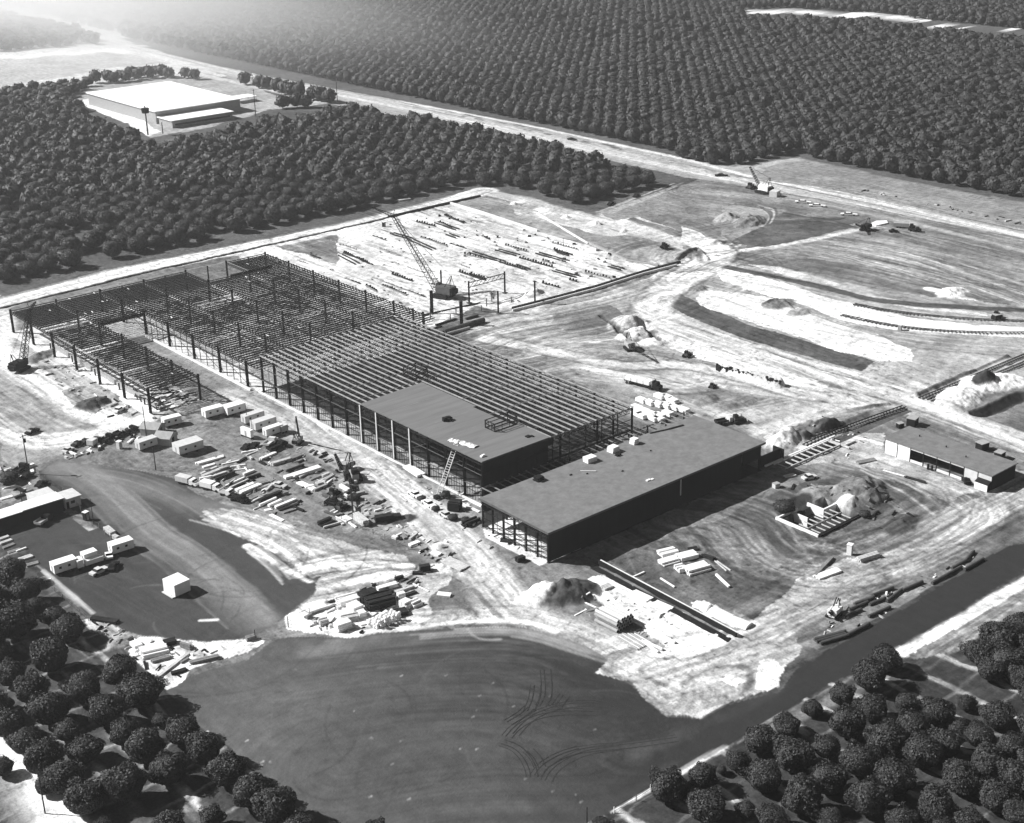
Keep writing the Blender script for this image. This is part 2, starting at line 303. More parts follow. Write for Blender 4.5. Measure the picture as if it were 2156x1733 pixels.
# left asphalt field
LOT1 = pts('d', 90,1480, 250,1250, 340,1182, 600,1203, 900,1243, 1120,1290, 1260,1390, 1480,1470, 1660,1545, 1600,1600, 1330,1540, 1480,1640, 1690,1733)+pts('g', 1850,130, 2020,215, 1980,290, 1850,380, 1790,430, 1640,520, 1540,560, 1300,585, 1000,550, 850,545, 700,475, 540,400, 400,290, 280,200, 240,120, 150,0)+pts('d', 0,1733, -300,1600, -200,1450)
poly(LOT1, .055, .8, .12, .25)
P = pts('d', 380,1220, 560,1280, 780,1480, 950,1660)+pts('g', 1130,20, 1300,170, 1480,330, 1640,470)
stroke(smooth(P), 9, .17, 6, .75, 2, .4); stroke(smooth(offset(P, 3)), 5, .24, 4, .7, 1.5, .4)
tracks(P, 13, 26, .10, .30, .45, .7, seed=4)
stroke(smooth(pts('d', 330,1200, 600,1260, 900,1340, 1200,1440, 1500,1500)), 8, .2, 6, .6, 2)
tracks(pts('d', 500,1260, 800,1300, 1100,1430, 1300,1560), 18, 20, .10, .28, .4, .6)
for k in range(40):
    a = random.uniform(0, 6.3); c = at('g', random.uniform(500, 1500), random.uniform(60, 480)).to_2d(); r = random.uniform(6, 16)
    stroke([c+Vector((math.cos(a+i*.15)*r, math.sin(a+i*.15)*r)) for i in range(6)], .4, random.choice([.06, .06, .15]), .4, .5, .1)
stroke(pts('g', 1262,452, 1370,447), .9, .75, .5, 1, .2)
poly(pts('d', 0,1180, 120,1230, 230,1260, 300,1400, 480,1500, 620,1600, 560,1620, 400,1500, 280,1420, 120,1400, 0,1440), .3, 1.5, .5)
poly(pts('r', 0,60, 100,90, 200,160, 250,190, 100,260, 0,300), .3, 1, .5)
tracks(pts('g', 200,120, 380,270, 560,430), 5, 14, .2, .6, .6)
# white streaks beside the asphalt
for k in range(150):
    u = random.random()**.8; v = random.gauss(0, 1); cx = 1330+u*480+v*10; cy = 1520+u*190+v*(22+u*26); L = random.uniform(20, 110); wd = random.uniform(.25, 1.0)
    stroke(pts('d', cx-L/2,cy-L*.21, cx,cy+random.uniform(-3, 3), cx+L/2,cy+L*.24), wd, random.choice([.85, .85, .7, .2]), .5, random.uniform(.5, 1), .4, 1, breakup=.5)
stroke(pts('g', 1560,-20, 1700,70, 1830,140, 1960,200), 2.2, .8, .8, .9, .8, 1)
poly(pts('d', 1250,1480, 1500,1480, 1900,1560, 2156,1700, 2156,1760, 1700,1733, 1500,1620), .36, 2, .4, 1, mix=.8)
tracks(pts('d', 1300,1490, 1600,1570, 1900,1680, 2100,1760), 12, 26, .3, .85, .7, .7)
stroke(pts('g', 1860,100, 2020,200, 2080,230), 3, .14, 1, .9, 1)
# raked sand patch
poly(pts('t', 180,-30, 500,40, 880,120, 980,190, 840,300, 620,370, 380,440, 280,420, 310,300, 340,150), .5, 2, .2)
for k in range(15):
    a = Vector((0, 0)); p = pts('t', 330+k*38,120+abs(k-9)*4+k*2, 250+k*40+10,400-k*12)
    q = pts('t', 980-k*32,170+k*4, 420+k*6-200+k*5,240+k*14)
    stroke(pts('t', 430+k*6,150+k*19, 640+k*14,140+k*13, 960,175+k*7), .9, random.choice([.85, .28, .8, .3]), .6, .8, .3)
poly(pts('t', -40,-20, 180,-40, 330,90, 380,170, 330,260, 240,290, 100,180, -40,60), .5, 2, .4)
tracks(pts('t', -40,20, 120,130, 260,280), 14, 20, .25, .9, .7, .7)
# white storage ground
poly(pts('t', 70,545, 300,400, 560,340, 860,290, 1010,190, 1080,180, 1218,190, 1218,330, 1060,440, 1100,540, 1218,560, 1100,640, 900,655, 700,690, 480,702, 280,680, 120,640), .52, 1.5, .25)
poly(pts('t', 70,545, 200,470, 380,430, 640,480, 860,560, 1000,560, 1110,560, 880,650, 500,698, 200,665, 80,630), .86, 1, .06)
poly(pts('t', 1085,190, 1218,170, 1218,240, 1120,250), .8, 1, .1)
stroke(pts('t', 370,455, 640,370, 900,300, 1020,230), 1.2, .08, .8, .9, .5)
# central haul road
CR = pts('e', -260,880, 100,1150, 400,1390, 650,1620)+pts('h', 800,40, 950,220, 1080,390, 1150,440)
stroke(smooth(CR), 13, .5, 4, .9, 1.5); stroke(smooth(offset(CR, 1)), 5, .66, 3, .8, 1)
tracks(CR, 12, 46, .3, .85, .55, .6)
stroke(smooth(pts('d', 1420,760, 1600,850, 1850,960, 2156,1140)), 11, .5, 3, .85, 1.5)
tracks(pts('d', 1420,780, 1600,860, 1850,970, 2156,1150), 10, 20, .3, .75, .5, .6)
# lot in front
LOT2 = pts('g', 1050,885, 1180,815, 1360,745, 1560,695, 1680,600, 1760,560)+pts('h', 0,562, 380,522, 800,497, 1150,495, 1400,560, 1650,650, 1700,740, 1590,785, 1690,805, 1820,850, 1900,940, 2050,1060)+pts('i', 0,1062, 110,1078, 330,965, 600,905, 640,860, 720,760, 900,645, 1000,600, 1380,380, 1700,190, 2040,-20)+pts('f', 2400,1640, 2500,1733)+pts('i', 2300,60, 2156,130, 1760,385, 1380,610, 1230,720, 1000,850, 700,1000, 430,1150, 200,1300, 0,1400)+pts('h', 1750,1640, 1520,1733, 1300,1900, 0,2000)+pts('g', 1900,1900, 1990,1730, 1760,1570, 1600,1400, 1420,1260, 1240,1100, 1180,980, 1060,920)
poly(LOT2, .056, 1.1, .14, .2, 40)
stroke(smooth(pts('h', -200,640, 300,560, 800,520, 1200,520, 1500,620, 1800,820)), 5, .15, 5, .5, 2, .4)
tracks(pts('h', -100,620, 400,570, 900,540, 1300,560, 1600,680), 22, 36, .055, .17, .45, .6)
tracks(pts('h', 900,700, 1300,660, 1650,720), 22, 26, .055, .12, .5, .6)
stroke(pts('i', 0,1150, 600,850, 1100,560, 2156,0), 9, .075, 4, .7, 1)
stroke(pts('i', -300,1300, 300,1050, 560,900), 4, .12, 3, .6, 1)
TYRES = []
for A in (((1260,1440, 1300,1380, 1420,1310, 1560,1280, 1800,1262, 2130,1215)), ((1330,1470, 1360,1410, 1440,1350, 1560,1295, 1760,1270)), ((1240,1440, 1235,1390, 1190,1300, 1120,1235, 1030,1205)), ((1290,1375, 1260,1310, 1210,1260)),
          ((1075,1195, 1130,1130, 1240,1070, 1400,1045, 1620,1052)), ((1120,1180, 1180,1110, 1260,1050, 1400,1005, 1560,992, 1640,1005)), ((1215,1030, 1250,950, 1260,860)), ((1290,1000, 1335,920, 1320,760)), ((1390,1000, 1440,930)), ((1300,1380, 1400,1320, 1520,1283)), ((1075,1110, 1160,1060, 1215,1010))):
    TYRES.append(smooth(pts('h', *A)))
stroke(smooth(pts('h', 800,505, 830,550, 900,575, 1000,570)), .8, .4, .6, .8, .2)
for k in range(26):
    c = at('h', random.uniform(-700, 1700), random.uniform(700, 1600)).to_2d(); stroke([c, c+Vector((.3, 0))], random.choice([.25, .3, .4]), .4, .4, .6, 0)
    
# front dirt road, bright gravel edge
poly(pts('h', 380,505, 800,470, 1150,470, 1400,545, 1700,690, 1700,740, 2156,700)+pts('i', 280,600, 600,400, 1000,210, 1500,0)+pts('f', 2156,1360, 1700,1600, 1500,1733)+pts('i', 1040,60, 700,200, 420,470, 330,570, 60,680)+pts('h', 2100,640, 1900,640, 1450,430, 1200,380, 1100,400, 800,440, 500,480), .46, 1.5, .25)
tracks(pts('h', 400,490, 900,450, 1250,470, 1700,620, 2100,720)+pts('i', 300,610, 700,380, 1200,160, 1700,-60), 13, 60, .28, .75, .5, .7)
stroke(smooth(pts('h', 380,505, 800,455, 1150,450, 1350,520)), 1.6, .85, .8, .9, .5)
tracks(pts('f', 2300,1300, 1900,1500, 1500,1733), 14, 40, .3, .85, .55, .6)
poly(pts('h', 1600,785, 1700,700, 2156,690)+pts('i', 200,690, 450,610, 620,600, 740,560, 760,620, 640,740, 600,860, 440,920, 320,950, 110,1070, 0,1050)+pts('h', 2050,1050, 1880,930, 1820,840), .50, 1.2, .25)
poly(pts('i', 440,880, 470,700, 560,690, 640,760, 600,850, 520,900), .8, 1, .1); poly(pts('i', 230,830, 300,800, 400,830, 330,870), .85, .8, .05)
for a in ((0,850, 200,740, 420,730, 440,850, 330,950),): stroke(smooth(pts('i', *a)), 1.2, .2, 1, .8, .8)
poly(pts('i', 720,560, 1060,350, 1500,180, 1700,110, 1700,160, 1380,350, 1000,560, 860,640, 720,600), .30, 1, .3)
# strip road at right
stroke(pts('i', 1390,650, 1760,440, 2156,200, 2500,0), 4.6, .85, .8, 1, .3)
stroke(pts('i', 1370,600, 1700,410, 2156,150), 2.2, .06, 1, .9, .5)
poly(pts('i', 1430,670, 2156,260, 2400,120, 2400,500, 2060,440, 1850,560, 1760,650, 1560,780), .30, .7, .2)
for k in range(14): stroke(pts('i', 1500+k*20,700-k*6, 1900+k*25,440-k*13, 2300+k*25,200-k*12), .8, random.choice([.16, .5]), .5, .6, .3)
stroke(smooth(pts('i', 2300,800, 1950,790, 1800,730, 1760,660, 1800,590)), 1.6, .6, .6, .8); stroke(smooth(pts('i', 1400,800, 1650,740, 1800,850, 2100,960)), 3, .6, 2, .8, 1)
# right-hand yard
poly(pts('u', 740,150, 1010,60, 1218,-40)+pts('v', 600,560, 900,380)+pts('w', 0,430, 300,300, 700,260, 1218,350)+pts('f', 1900,1400, 1400,1560, 1100,1733)+pts('i', 800,120, 600,330, 450,450, 200,330, 0,190)+pts('u', 1218,420, 900,250), .17, 1.2, .4)
tracks(pts('v', 400,620, 650,560, 760,760, 900,979), 60, 50, .16, .42, .5, .7)
tracks(pts('w', 0,560, 200,820, 500,860, 900,740, 1200,600), 34, 50, .16, .5, .5, .7)
tracks(pts('f', 1200,1200, 1500,1350, 1700,1500), 30, 30, .2, .6, .5, .7)
tracks(pts('f', 1100,1100, 1260,1180, 1500,1250, 1700,1350), 22, 26, .3, .8, .5, .7)
poly(pts('f', 1000,1000, 1270,1000, 1270,1130, 1450,1200, 1750,1310, 1860,1360, 1700,1450, 1350,1250, 1000,1180, 700,1200, 900,1110), .46, 2, .4)
poly(pts('f', 500,1040, 650,950, 900,900, 1040,950, 960,1060, 760,1110), .5, 1.5, .4)
# slab under construction by the front road
poly(pts('u', 560,330, 640,275, 720,270, 1000,400, 1218,520)+pts('i', 0,400, 130,470, 300,570, 230,620, 60,670, -60,650)+pts('u', 1180,780, 1100,650, 900,560, 700,440), .82, .5, .12)
poly(pts('i', 60,340, 150,330, 420,470, 400,510, 330,500, 150,420), .84, .8, .08)
poly(pts('u', 560,370, 690,450, 880,560, 1080,660, 1000,700, 800,600, 600,520), .3, .8, .2)
poly(pts('u', 1000,640, 1140,660, 1218,700, 1150,760, 1050,690), .8, 1, .1)
stroke(pts('u', 545,355, 720,450, 950,590, 1218,740), .8, .85, .5, 1, .1)
# orchard floors: furrows between the tree rows
for (X0, X1, Y0, Y1, sh) in ((60, 150, 215, 330, 0), (150, 330, 60, 170, 0)):
    pass
GR1 = pts('g', -400,-400, 0,-60, 240,120, 500,420, 700,620, 1000,820, 1240,1080, 1500,1320, 1700,1500, 2000,1740, 2000,2100, -600,2100)
poly(GR1, .13, 1, .5); s, r = inside(GR1, 0)
def furrows(G, ang, sp, v, wd, ph=0., al=.9):
    s, r = inside(G, 0.3); ca, sa = math.cos(ang), math.sin(ang)
    u = XX[s]*ca+YY[s]*sa+W1[s]*3.2+ph; d = np.abs((u/sp) % 1-.5)*sp
    a = np.clip((wd/2-d)/.5+.5, 0, 1)*al*np.clip(.8+2.5*fbm(XX[s], YY[s], 7, 55), 0, 1); a = np.where(r, a, 0)
    ALB[s] = ALB[s]*(1-a)+v*a; HGT[s] += .18*a
furrows(GR1, 0, 9.9, .62, 1.3, 2.); furrows(GR1, 0, 9.9, .45, .5, 4.2, .8); furrows(GR1, math.pi/2, 8.9, .5, .7, 3, .8)
stroke(smooth(pts('g', -100,1150, 60,1260, 200,1450, 400,1733, 520,1900)), 8, .85, 3, 1, 1)
stroke(smooth(pts('g', -200,1330, 0,1500, 150,1733, 220,1900)), 5, .3, 2, .8, .5)
poly(pts('g', 860,560, 1000,555, 1300,590, 1540,565, 1640,560, 1660,590, 1560,650, 1400,690, 1200,760, 1170,830, 1060,880, 1000,830, 800,650), .82, 1, .12)
poly(pts('g', 540,430, 720,480, 860,550, 860,640, 700,560, 560,500), .6, 1, .3)
GR2 = pts('i', 0,1400, 200,1300, 560,1100, 740,960, 900,860, 1230,740, 1400,700, 1760,640, 2300,700, 2500,2100, -600,2100, -560,1733, -380,1620)
poly(GR2, .10, 1, .5)
furrows(GR2, 0, 9.4, .6, 1.6, 1., .75); furrows(GR2, math.pi/2, 9.4, .4, .8, 2, .5)
ruts(pts('i', 0,1500, 2156,800), 150, .5, 1.3, 8, .1, 51); ruts(pts('g', 0,200, 1500,1700), 120, .5, 1.2, 8, .1, 52)
stroke(smooth(pts('i', 0,1410, 250,1270))+pts('h', 1700,1660), .8, .8, .5, .8); stroke(pts('i', -40,1420, 120,1320, 270,1250), 1.2, .7, .6, 1, .2)
stroke(pts('i', 560,1160, 800,1020, 1000,930, 1250,800), 3, .5, 2, .5, 1)
# ---- relief
HGT += .30*RGH*fbm(XX, YY, 6, 71)*2*(RGH > .6)+.13*RGH*fbm(XX, YY, 2.2, 91, 2)*2*(RGH > .6)
mound(at('u', 430,400), 10, 6.5, 4.2, -.5, .15, .35, seed=3); mound(at('u', 250,420), 6, 4, 1.5, 0, .7, .3, seed=5)
mound(at('w', 690,390), 11, 7.5, 4.0, .5, .25, .4, seed=9); mound(at('w', 380,400), 9, 5, 1.6, .2, .35, .5, seed=12)
mound(at('w', 960,600), 9, 4, 1.2, .2, .13, .4, seed=15); mound(at('w', 560,480), 5, 3, 1.4, 0, .75, .3, seed=16)
mound(at('w', 250,470), 7, 4, -1.0, .3, .06, .4, seed=17)
mound(at('d', 590,820), 7, 4.5, 2.6, 0, .14, .4, seed=21); mound(at('d', 460,730), 5, 3, 1.0, 0, .35, .5, seed=22); mound(at('d', 250,520), 9, 4, 1.5, .5, .22, .5, seed=23)
for t, x, y, r, h, v in (('k', 330,185,3,1.6,.85), ('k', 505,225,4,2,.85), ('k', 680,268,3,1.3,.8), ('k', 15,105,3,1.4,.8), ('k', 150,640,4,1,.6), ('b', 1230,150,4,2,.6),
        ('c', 215,1535,5,1.6,.12), ('c', 280,1380,10,3.0,.5), ('c', 420,1400,12,3.4,.30), ('k', 1080,410,9,1.6,.25), ('k', 1130,620,6,1.5,.3), ('k', 925,370,2,1.4,.05),
        ('f', 600,190,9,1.6,.28), ('f', 740,240,7,1.0,.4), ('f', 1700,120,9,2,.8), ('f', 1750,780,14,3,.75), ('f', 1950,690,14,3,.8), ('f', 1890,700,6,2.6,.1), ('f', 620,1060,8,2.4,.6),
        ('f', 880,960,9,3,.55), ('f', 700,1010,10,2.6,.5), ('f', 150,790,7,1.2,.25), ('f', 330,810,8,1.2,.3), ('e', 1800,300,11,2.2,.55), ('e', 1870,380,10,2.6,.75), ('e', 1990,420,8,1.6,.8), ('k', 750,830,8,2,.6),
        ('s', 690,385,4,.8,.12), ('s', 780,400,5,.7,.12), ('s', 1050,590,3,.8,.7), ('g', 750,590,5,1.0,.4), ('e', 1200,130,6,1.6,.6)):
    c = at(t, x, y); mound(c, r, r*.6, h, random.uniform(-.6, .6), v, .45, seed=int(x))
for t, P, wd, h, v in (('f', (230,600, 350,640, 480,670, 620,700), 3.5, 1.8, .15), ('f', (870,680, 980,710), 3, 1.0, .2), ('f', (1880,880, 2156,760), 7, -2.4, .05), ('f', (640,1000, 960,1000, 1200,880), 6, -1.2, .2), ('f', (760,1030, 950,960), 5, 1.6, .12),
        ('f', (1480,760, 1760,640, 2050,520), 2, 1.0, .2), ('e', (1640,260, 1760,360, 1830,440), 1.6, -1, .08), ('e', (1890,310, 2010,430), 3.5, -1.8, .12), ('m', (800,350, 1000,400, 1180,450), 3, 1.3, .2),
        ('f', (500,200, 620,170, 700,220), 2, 1, .2), ('f', (840,870, 1100,850, 1290,820), 2, .9, .15), ('k', (1000,440, 1130,380, 1190,440), 2, 1.2, .15)):
    stroke(smooth(pts(t, *P)), wd, v, 1., .85, 1.2, hgt=h)

for P, wd, v, so_ in (((150,30, 300,75, 440,108), 7, .6, 2), ((440,95, 500,125, 470,152, 400,190, 345,230, 330,270, 350,296), 14, .68, 3), ((345,232, 200,232, 60,262, -80,300), 15, .5, 5),
        ((-60,330, 150,372, 270,398, 400,388, 560,422, 680,464, 800,474), 7, .62, 2.5), ((350,292, 500,342, 640,388, 760,428, 880,456, 960,480, 1080,522, 1300,600), 9, .66, 2.5), ((600,545, 740,502, 880,468, 960,440), 8, .6, 3),
        ((490,126, 640,110, 820,72, 880,56), 4.5, .62, 1.5), ((700,462, 820,470, 900,470), 12, .56, 4)):
    stroke(smooth(pts('z', *P)), wd, v, so_, .95, 1.2)
for P, wd in (((350,292, 500,342, 640,388, 760,428, 880,456, 960,480, 1080,522, 1300,600), 5.5), ((440,95, 500,125, 470,152, 400,190, 345,230, 330,270), 9), ((-60,330, 150,372, 270,398, 400,388, 560,422, 680,464, 800,474), 4.5)):
    for sg in (-1, 1): stroke(offset(smooth(pts('z', *P)), sg*wd), 1.3, .16, 1, .6, .8, breakup=.6)
poly(pts('z', 510,102, 620,52, 740,42, 820,62, 700,92, 600,112), .17, 1, .5)
# wheel ruts that follow the traffic
ruts(pts('e', 700,450, 1000,330, 1500,260, 2000,140, 2400,-60), 70, .55, 1.3, 34, .25, 1)
ruts(pts('e', 900,640, 1300,520, 1700,520, 2156,620), 60, .45, 1.5, 26, .2, 2)
ruts(pts('m', -100,420, 300,470, 620,600, 900,760, 1100,900), 46, .5, 1.2, 26, .2, 3)
ruts(pts('f', 0,170, 400,330, 800,480, 1240,640, 1700,860, 2300,1130), 60, .42, 1.1, 36, .35, 4)
ruts(pts('f', -100,360, 300,500, 700,640, 1100,760, 1500,900, 2200,1200), 44, .38, 1.2, 30, .3, 5)
ruts(pts('f', 100,30, 600,160, 1100,290, 1600,370, 2400,420), 62, .38, 1.3, 40, .35, 6)
ruts(pts('f', 300,-100, 900,0, 1500,120, 2400,230), 90, .42, 1.6, 40, .45, 7)
ruts(pts('c', 0,1640, 500,1500, 1000,1520, 1600,1640, 2400,1850), 110, .5, 1.9, 44, .5, 8)
ruts(pts('c', 100,1200, 700,1260, 1400,1420, 2400,1700), 70, .35, 1.6, 60, .3, 9)
ruts(pts('c', 300,1080, 1000,1150, 1700,1320, 2500,1500), 40, .3, 1.5, 60, .2, 10)
ruts(pts('b', 1300,1300, 1700,1360, 2156,1420)+pts('c', 200,1560), 40, .35, 1.5, 30, .2, 11)
ruts(pts('v', 300,560, 620,600, 760,760, 900,900, 1218,900), 60, .5, 1.1, 24, .18, 12)
ruts(pts('w', -100,540, 160,800, 500,860, 900,740, 1218,520), 60, .5, 1.1, 24, .2, 13)
ruts(pts('f', 900,1120, 1300,1220, 1700,1380, 1600,1520, 1200,1640), 50, .5, 1.1, 24, .18, 14)
ruts(pts('f', 2300,1280, 1800,1500, 1400,1700)+pts('i', 600,380, 200,640, -200,760), 34, .45, .9, 40, .12, 15)
ruts(pts('h', 100,560, 800,470, 1250,490, 1800,760, 2156,900), 26, .4, .9, 30, .12, 16)
ruts(CR, 24, .5, .8, 34, .1, 17)
ruts(pts('d', 1350,740, 1600,850, 1850,960, 2156,1120), 24, .45, .8, 30, .1, 18)
ruts(pts('s', 0,480, 400,560, 800,680, 1000,720), 40, .45, .9, 18, .12, 19)
ruts(pts('t', 180,300, 500,230, 960,180), 30, .7, 1.2, 22, .25, 20)
ruts(pts('q', 0,400, 400,420, 800,560, 1218,800), 60, .35, .9, 14, .08, 21)
ruts(pts('d', -100,520, 200,680, 420,860, 700,980, 1000,940), 50, .45, 1.0, 26, .12, 22)
ruts(pts('d', -100,900, 200,1050, 600,1010, 1000,900), 26, .45, .9, 26, .12, 23)
ruts(pts('D', -250,715, 0,640, 233,578, 719,482, 1020,402), 20, .4, 1.0, 50, .08, 24)
ruts(pts('D', 150,70, 560,170, 840,222, 1100,280, 1437,352, 1900,450, 2300,540), 26, .35, 1.2, 80, .1, 25)
ruts(pts('j', 60,600, 400,650, 800,740), 50, .35, 1.0, 20, .1, 26)
ruts([Vector((318, 560)), Vector((318, 430))], 30, .5, 1.2, 14, .1, 27); ruts([Vector((350, 560)), Vector((350, 425))], 70, .45, 1.4, 10, .15, 28); ruts([Vector((412, 600)), Vector((412, 400))], 60, .6, 1.6, 12, .35, 29)
ruts(pts('i', 1500,1000, 1800,760, 2200,500), 50, .4, 1.1, 30, .1, 30)
for P_, wd_, sd_ in ((pts('h', -300,660, 300,590, 900,560, 1400,640, 1750,880), 60, 41), (pts('i', -300,1250, 400,980, 900,690, 2200,20), 30, 42), (pts('g', 400,0, 900,250, 1400,520), 90, 43), (pts('h', -200,1000, 500,900, 1100,900, 1700,1100), 50, 44), (pts('h', 0,1400, 700,1250, 1500,1250), 70, 45)):
    ruts(P_, wd_, .3, .9, 30, 0, sd_, lo=1.)
# a thin scatter of clods
bare = (RGH > .5) & (XX > 105) & (XX < 640) & (YY > 90) & (YY < 640)
g1 = vn(XX, YY, 1.1, 801); big = fbm(XX, YY, 40, 821, 3)
ALB *= np.where(bare, 1-.45*np.clip((g1-.84+big*.35)*7, 0, 1)+.3*np.clip((.13-g1+big*.3)*6, 0, 1), 1)
# the dark field is lighter towards its near left and darker towards the far right
s_ = inside(LOT2, 0); dn = (s_[1] & (RGH[s_[0]] < .5)); vx = XX[s_[0]]; vy = YY[s_[0]]
q0 = at('h', 300, 1300); q1 = at('h', 1750, 900); tt = np.clip(((vx-q0.x)*(q1.x-q0.x)+(vy-q0.y)*(q1.y-q0.y))/((q1.x-q0.x)**2+(q1.y-q0.y)**2), -.4, 1.2)
ALB[s_[0]] = np.where(dn, ALB[s_[0]]*(1.35-.8*tt)*(1+.9*fbm(vx, vy, 3, 911)*.5+.5*fbm(vx, vy, 24, 915)), ALB[s_[0]])
# fine scratches of tyres over the dark fields
for k in range(90):
    c = at('h', random.uniform(-900, 2000), random.uniform(560, 1500)).to_2d() if k % 2 else at('g', random.uniform(300, 1900), random.uniform(0, 520)).to_2d()
    a0 = random.uniform(0, 6.3); r = random.uniform(8, 40); n0 = random.randint(4, 12)
    stroke([c+Vector((math.cos(a0+i*.1)*r, math.sin(a0+i*.1)*r)) for i in range(n0)], .5, random.choice([.03, .035, .1]), .5, random.uniform(.2, .5), .1)
# pit inside its formwork, trench under the trestle
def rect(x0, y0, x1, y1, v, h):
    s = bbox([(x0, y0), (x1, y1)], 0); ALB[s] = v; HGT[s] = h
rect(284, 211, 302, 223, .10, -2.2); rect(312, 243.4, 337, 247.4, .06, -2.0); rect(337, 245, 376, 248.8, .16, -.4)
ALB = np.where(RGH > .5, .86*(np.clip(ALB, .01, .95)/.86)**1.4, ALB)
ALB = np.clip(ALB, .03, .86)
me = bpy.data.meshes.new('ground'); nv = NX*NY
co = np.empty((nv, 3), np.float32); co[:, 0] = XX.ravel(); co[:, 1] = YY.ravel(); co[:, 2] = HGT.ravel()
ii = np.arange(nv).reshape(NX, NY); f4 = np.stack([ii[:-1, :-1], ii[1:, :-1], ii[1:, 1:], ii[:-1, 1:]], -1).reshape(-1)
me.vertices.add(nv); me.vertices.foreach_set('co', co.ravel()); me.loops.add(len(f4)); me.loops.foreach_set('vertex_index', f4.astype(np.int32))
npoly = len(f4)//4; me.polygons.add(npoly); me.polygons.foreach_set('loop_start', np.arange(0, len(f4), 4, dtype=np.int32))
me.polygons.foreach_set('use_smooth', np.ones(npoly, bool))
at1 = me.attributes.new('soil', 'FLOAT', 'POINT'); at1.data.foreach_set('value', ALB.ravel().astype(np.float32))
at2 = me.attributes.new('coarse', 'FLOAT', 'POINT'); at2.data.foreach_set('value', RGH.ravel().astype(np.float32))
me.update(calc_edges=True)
gm = bpy.data.materials.new('soil_and_asphalt'); gm.use_nodes = True; n = gm.node_tree.nodes; l = gm.node_tree.links; b = n['Principled BSDF']
b.inputs['Roughness'].default_value = .95; b.inputs['Specular IOR Level'].default_value = .1
a1 = n.new('ShaderNodeAttribute'); a1.attribute_name = 'soil'; a2 = n.new('ShaderNodeAttribute'); a2.attribute_name = 'coarse'
tc = n.new('ShaderNodeTexCoord')
def noise(sc, det=5, st=None, ro=.6):
    q = n.new('ShaderNodeTexNoise'); q.inputs['Scale'].default_value = sc; q.inputs['Detail'].default_value = det; q.inputs['Roughness'].default_value = ro
    if st:
        mp = n.new('ShaderNodeMapping'); mp.inputs['Scale'].default_value = st; l.new(tc.outputs['Object'], mp.inputs[0]); l.new(mp.outputs[0], q.inputs[0])
    else: l.new(tc.outputs['Object'], q.inputs[0])
    return q.outputs[0]
def mth(op, a, c):
    q = n.new('ShaderNodeMath'); q.operation = op
    for i, v in ((0, a), (1, c)):
        if hasattr(v, 'links'): l.new(v, q.inputs[i])
        else: q.inputs[i].default_value = v
    return q.outputs[0]
n1 = mth('SUBTRACT', noise(.35, 8), .5); n2 = mth('SUBTRACT', noise(1.6, 6, None, .75), .5); n3 = mth('SUBTRACT', noise(.6, 5, (1, .12, 1)), .5)
sm = mth('ADD', mth('ADD', mth('MULTIPLY', n1, 1.7), mth('MULTIPLY', n2, 1.9)), mth('MULTIPLY', n3, 1.1))
amp = mth('ADD', mth('MULTIPLY', a2.outputs['Fac'], .8), .16)
fac = mth('ADD', mth('MULTIPLY', sm, amp), 1.0)
out = mth('MINIMUM', mth('MAXIMUM', mth('MULTIPLY', a1.outputs['Fac'], fac), .02), .9)
l.new(out, b.inputs['Base Color'])
bp = n.new('ShaderNodeBump'); bp.inputs['Strength'].default_value = .5; bp.inputs['Distance'].default_value = .25; l.new(noise(1.2, 6), bp.inputs['Height']); l.new(bp.outputs[0], b.inputs['Normal'])
me.materials.append(gm)
go = bpy.data.objects.new('ground', me); COL.objects.link(go); go['kind'] = 'structure'
def ground_z(x, y):
    i = min(max(int(np.searchsorted(GX, x)), 0), NX-1); j = min(max(int(np.searchsorted(GY, y)), 0), NY-1); return float(HGT[i, j])

tm = MATS.get('tyre') or mat('tyre', .03, .35, .8)
for k, P in enumerate(TYRES):
    V = []; F = []
    for off_, w_ in ((0, .15), (1.5, .13), (2.4, .08)):
        A_ = offset(P, off_-w_); B_ = offset(P, off_+w_); b0 = len(V)
        for a, c in zip(A_, B_): V += [(a[0], a[1], .012+k*.004), (c[0], c[1], .012+k*.004)]
        F += [(b0+2*i, b0+2*i+2, b0+2*i+3, b0+2*i+1) for i in range(len(A_)-1)]
    q = bpy.data.meshes.new('tyre_marks'); q.from_pydata(V, [], F); q.materials.append(tm); qo = bpy.data.objects.new('tyre_marks', q); COL.objects.link(qo); qo['kind'] = 'structure'
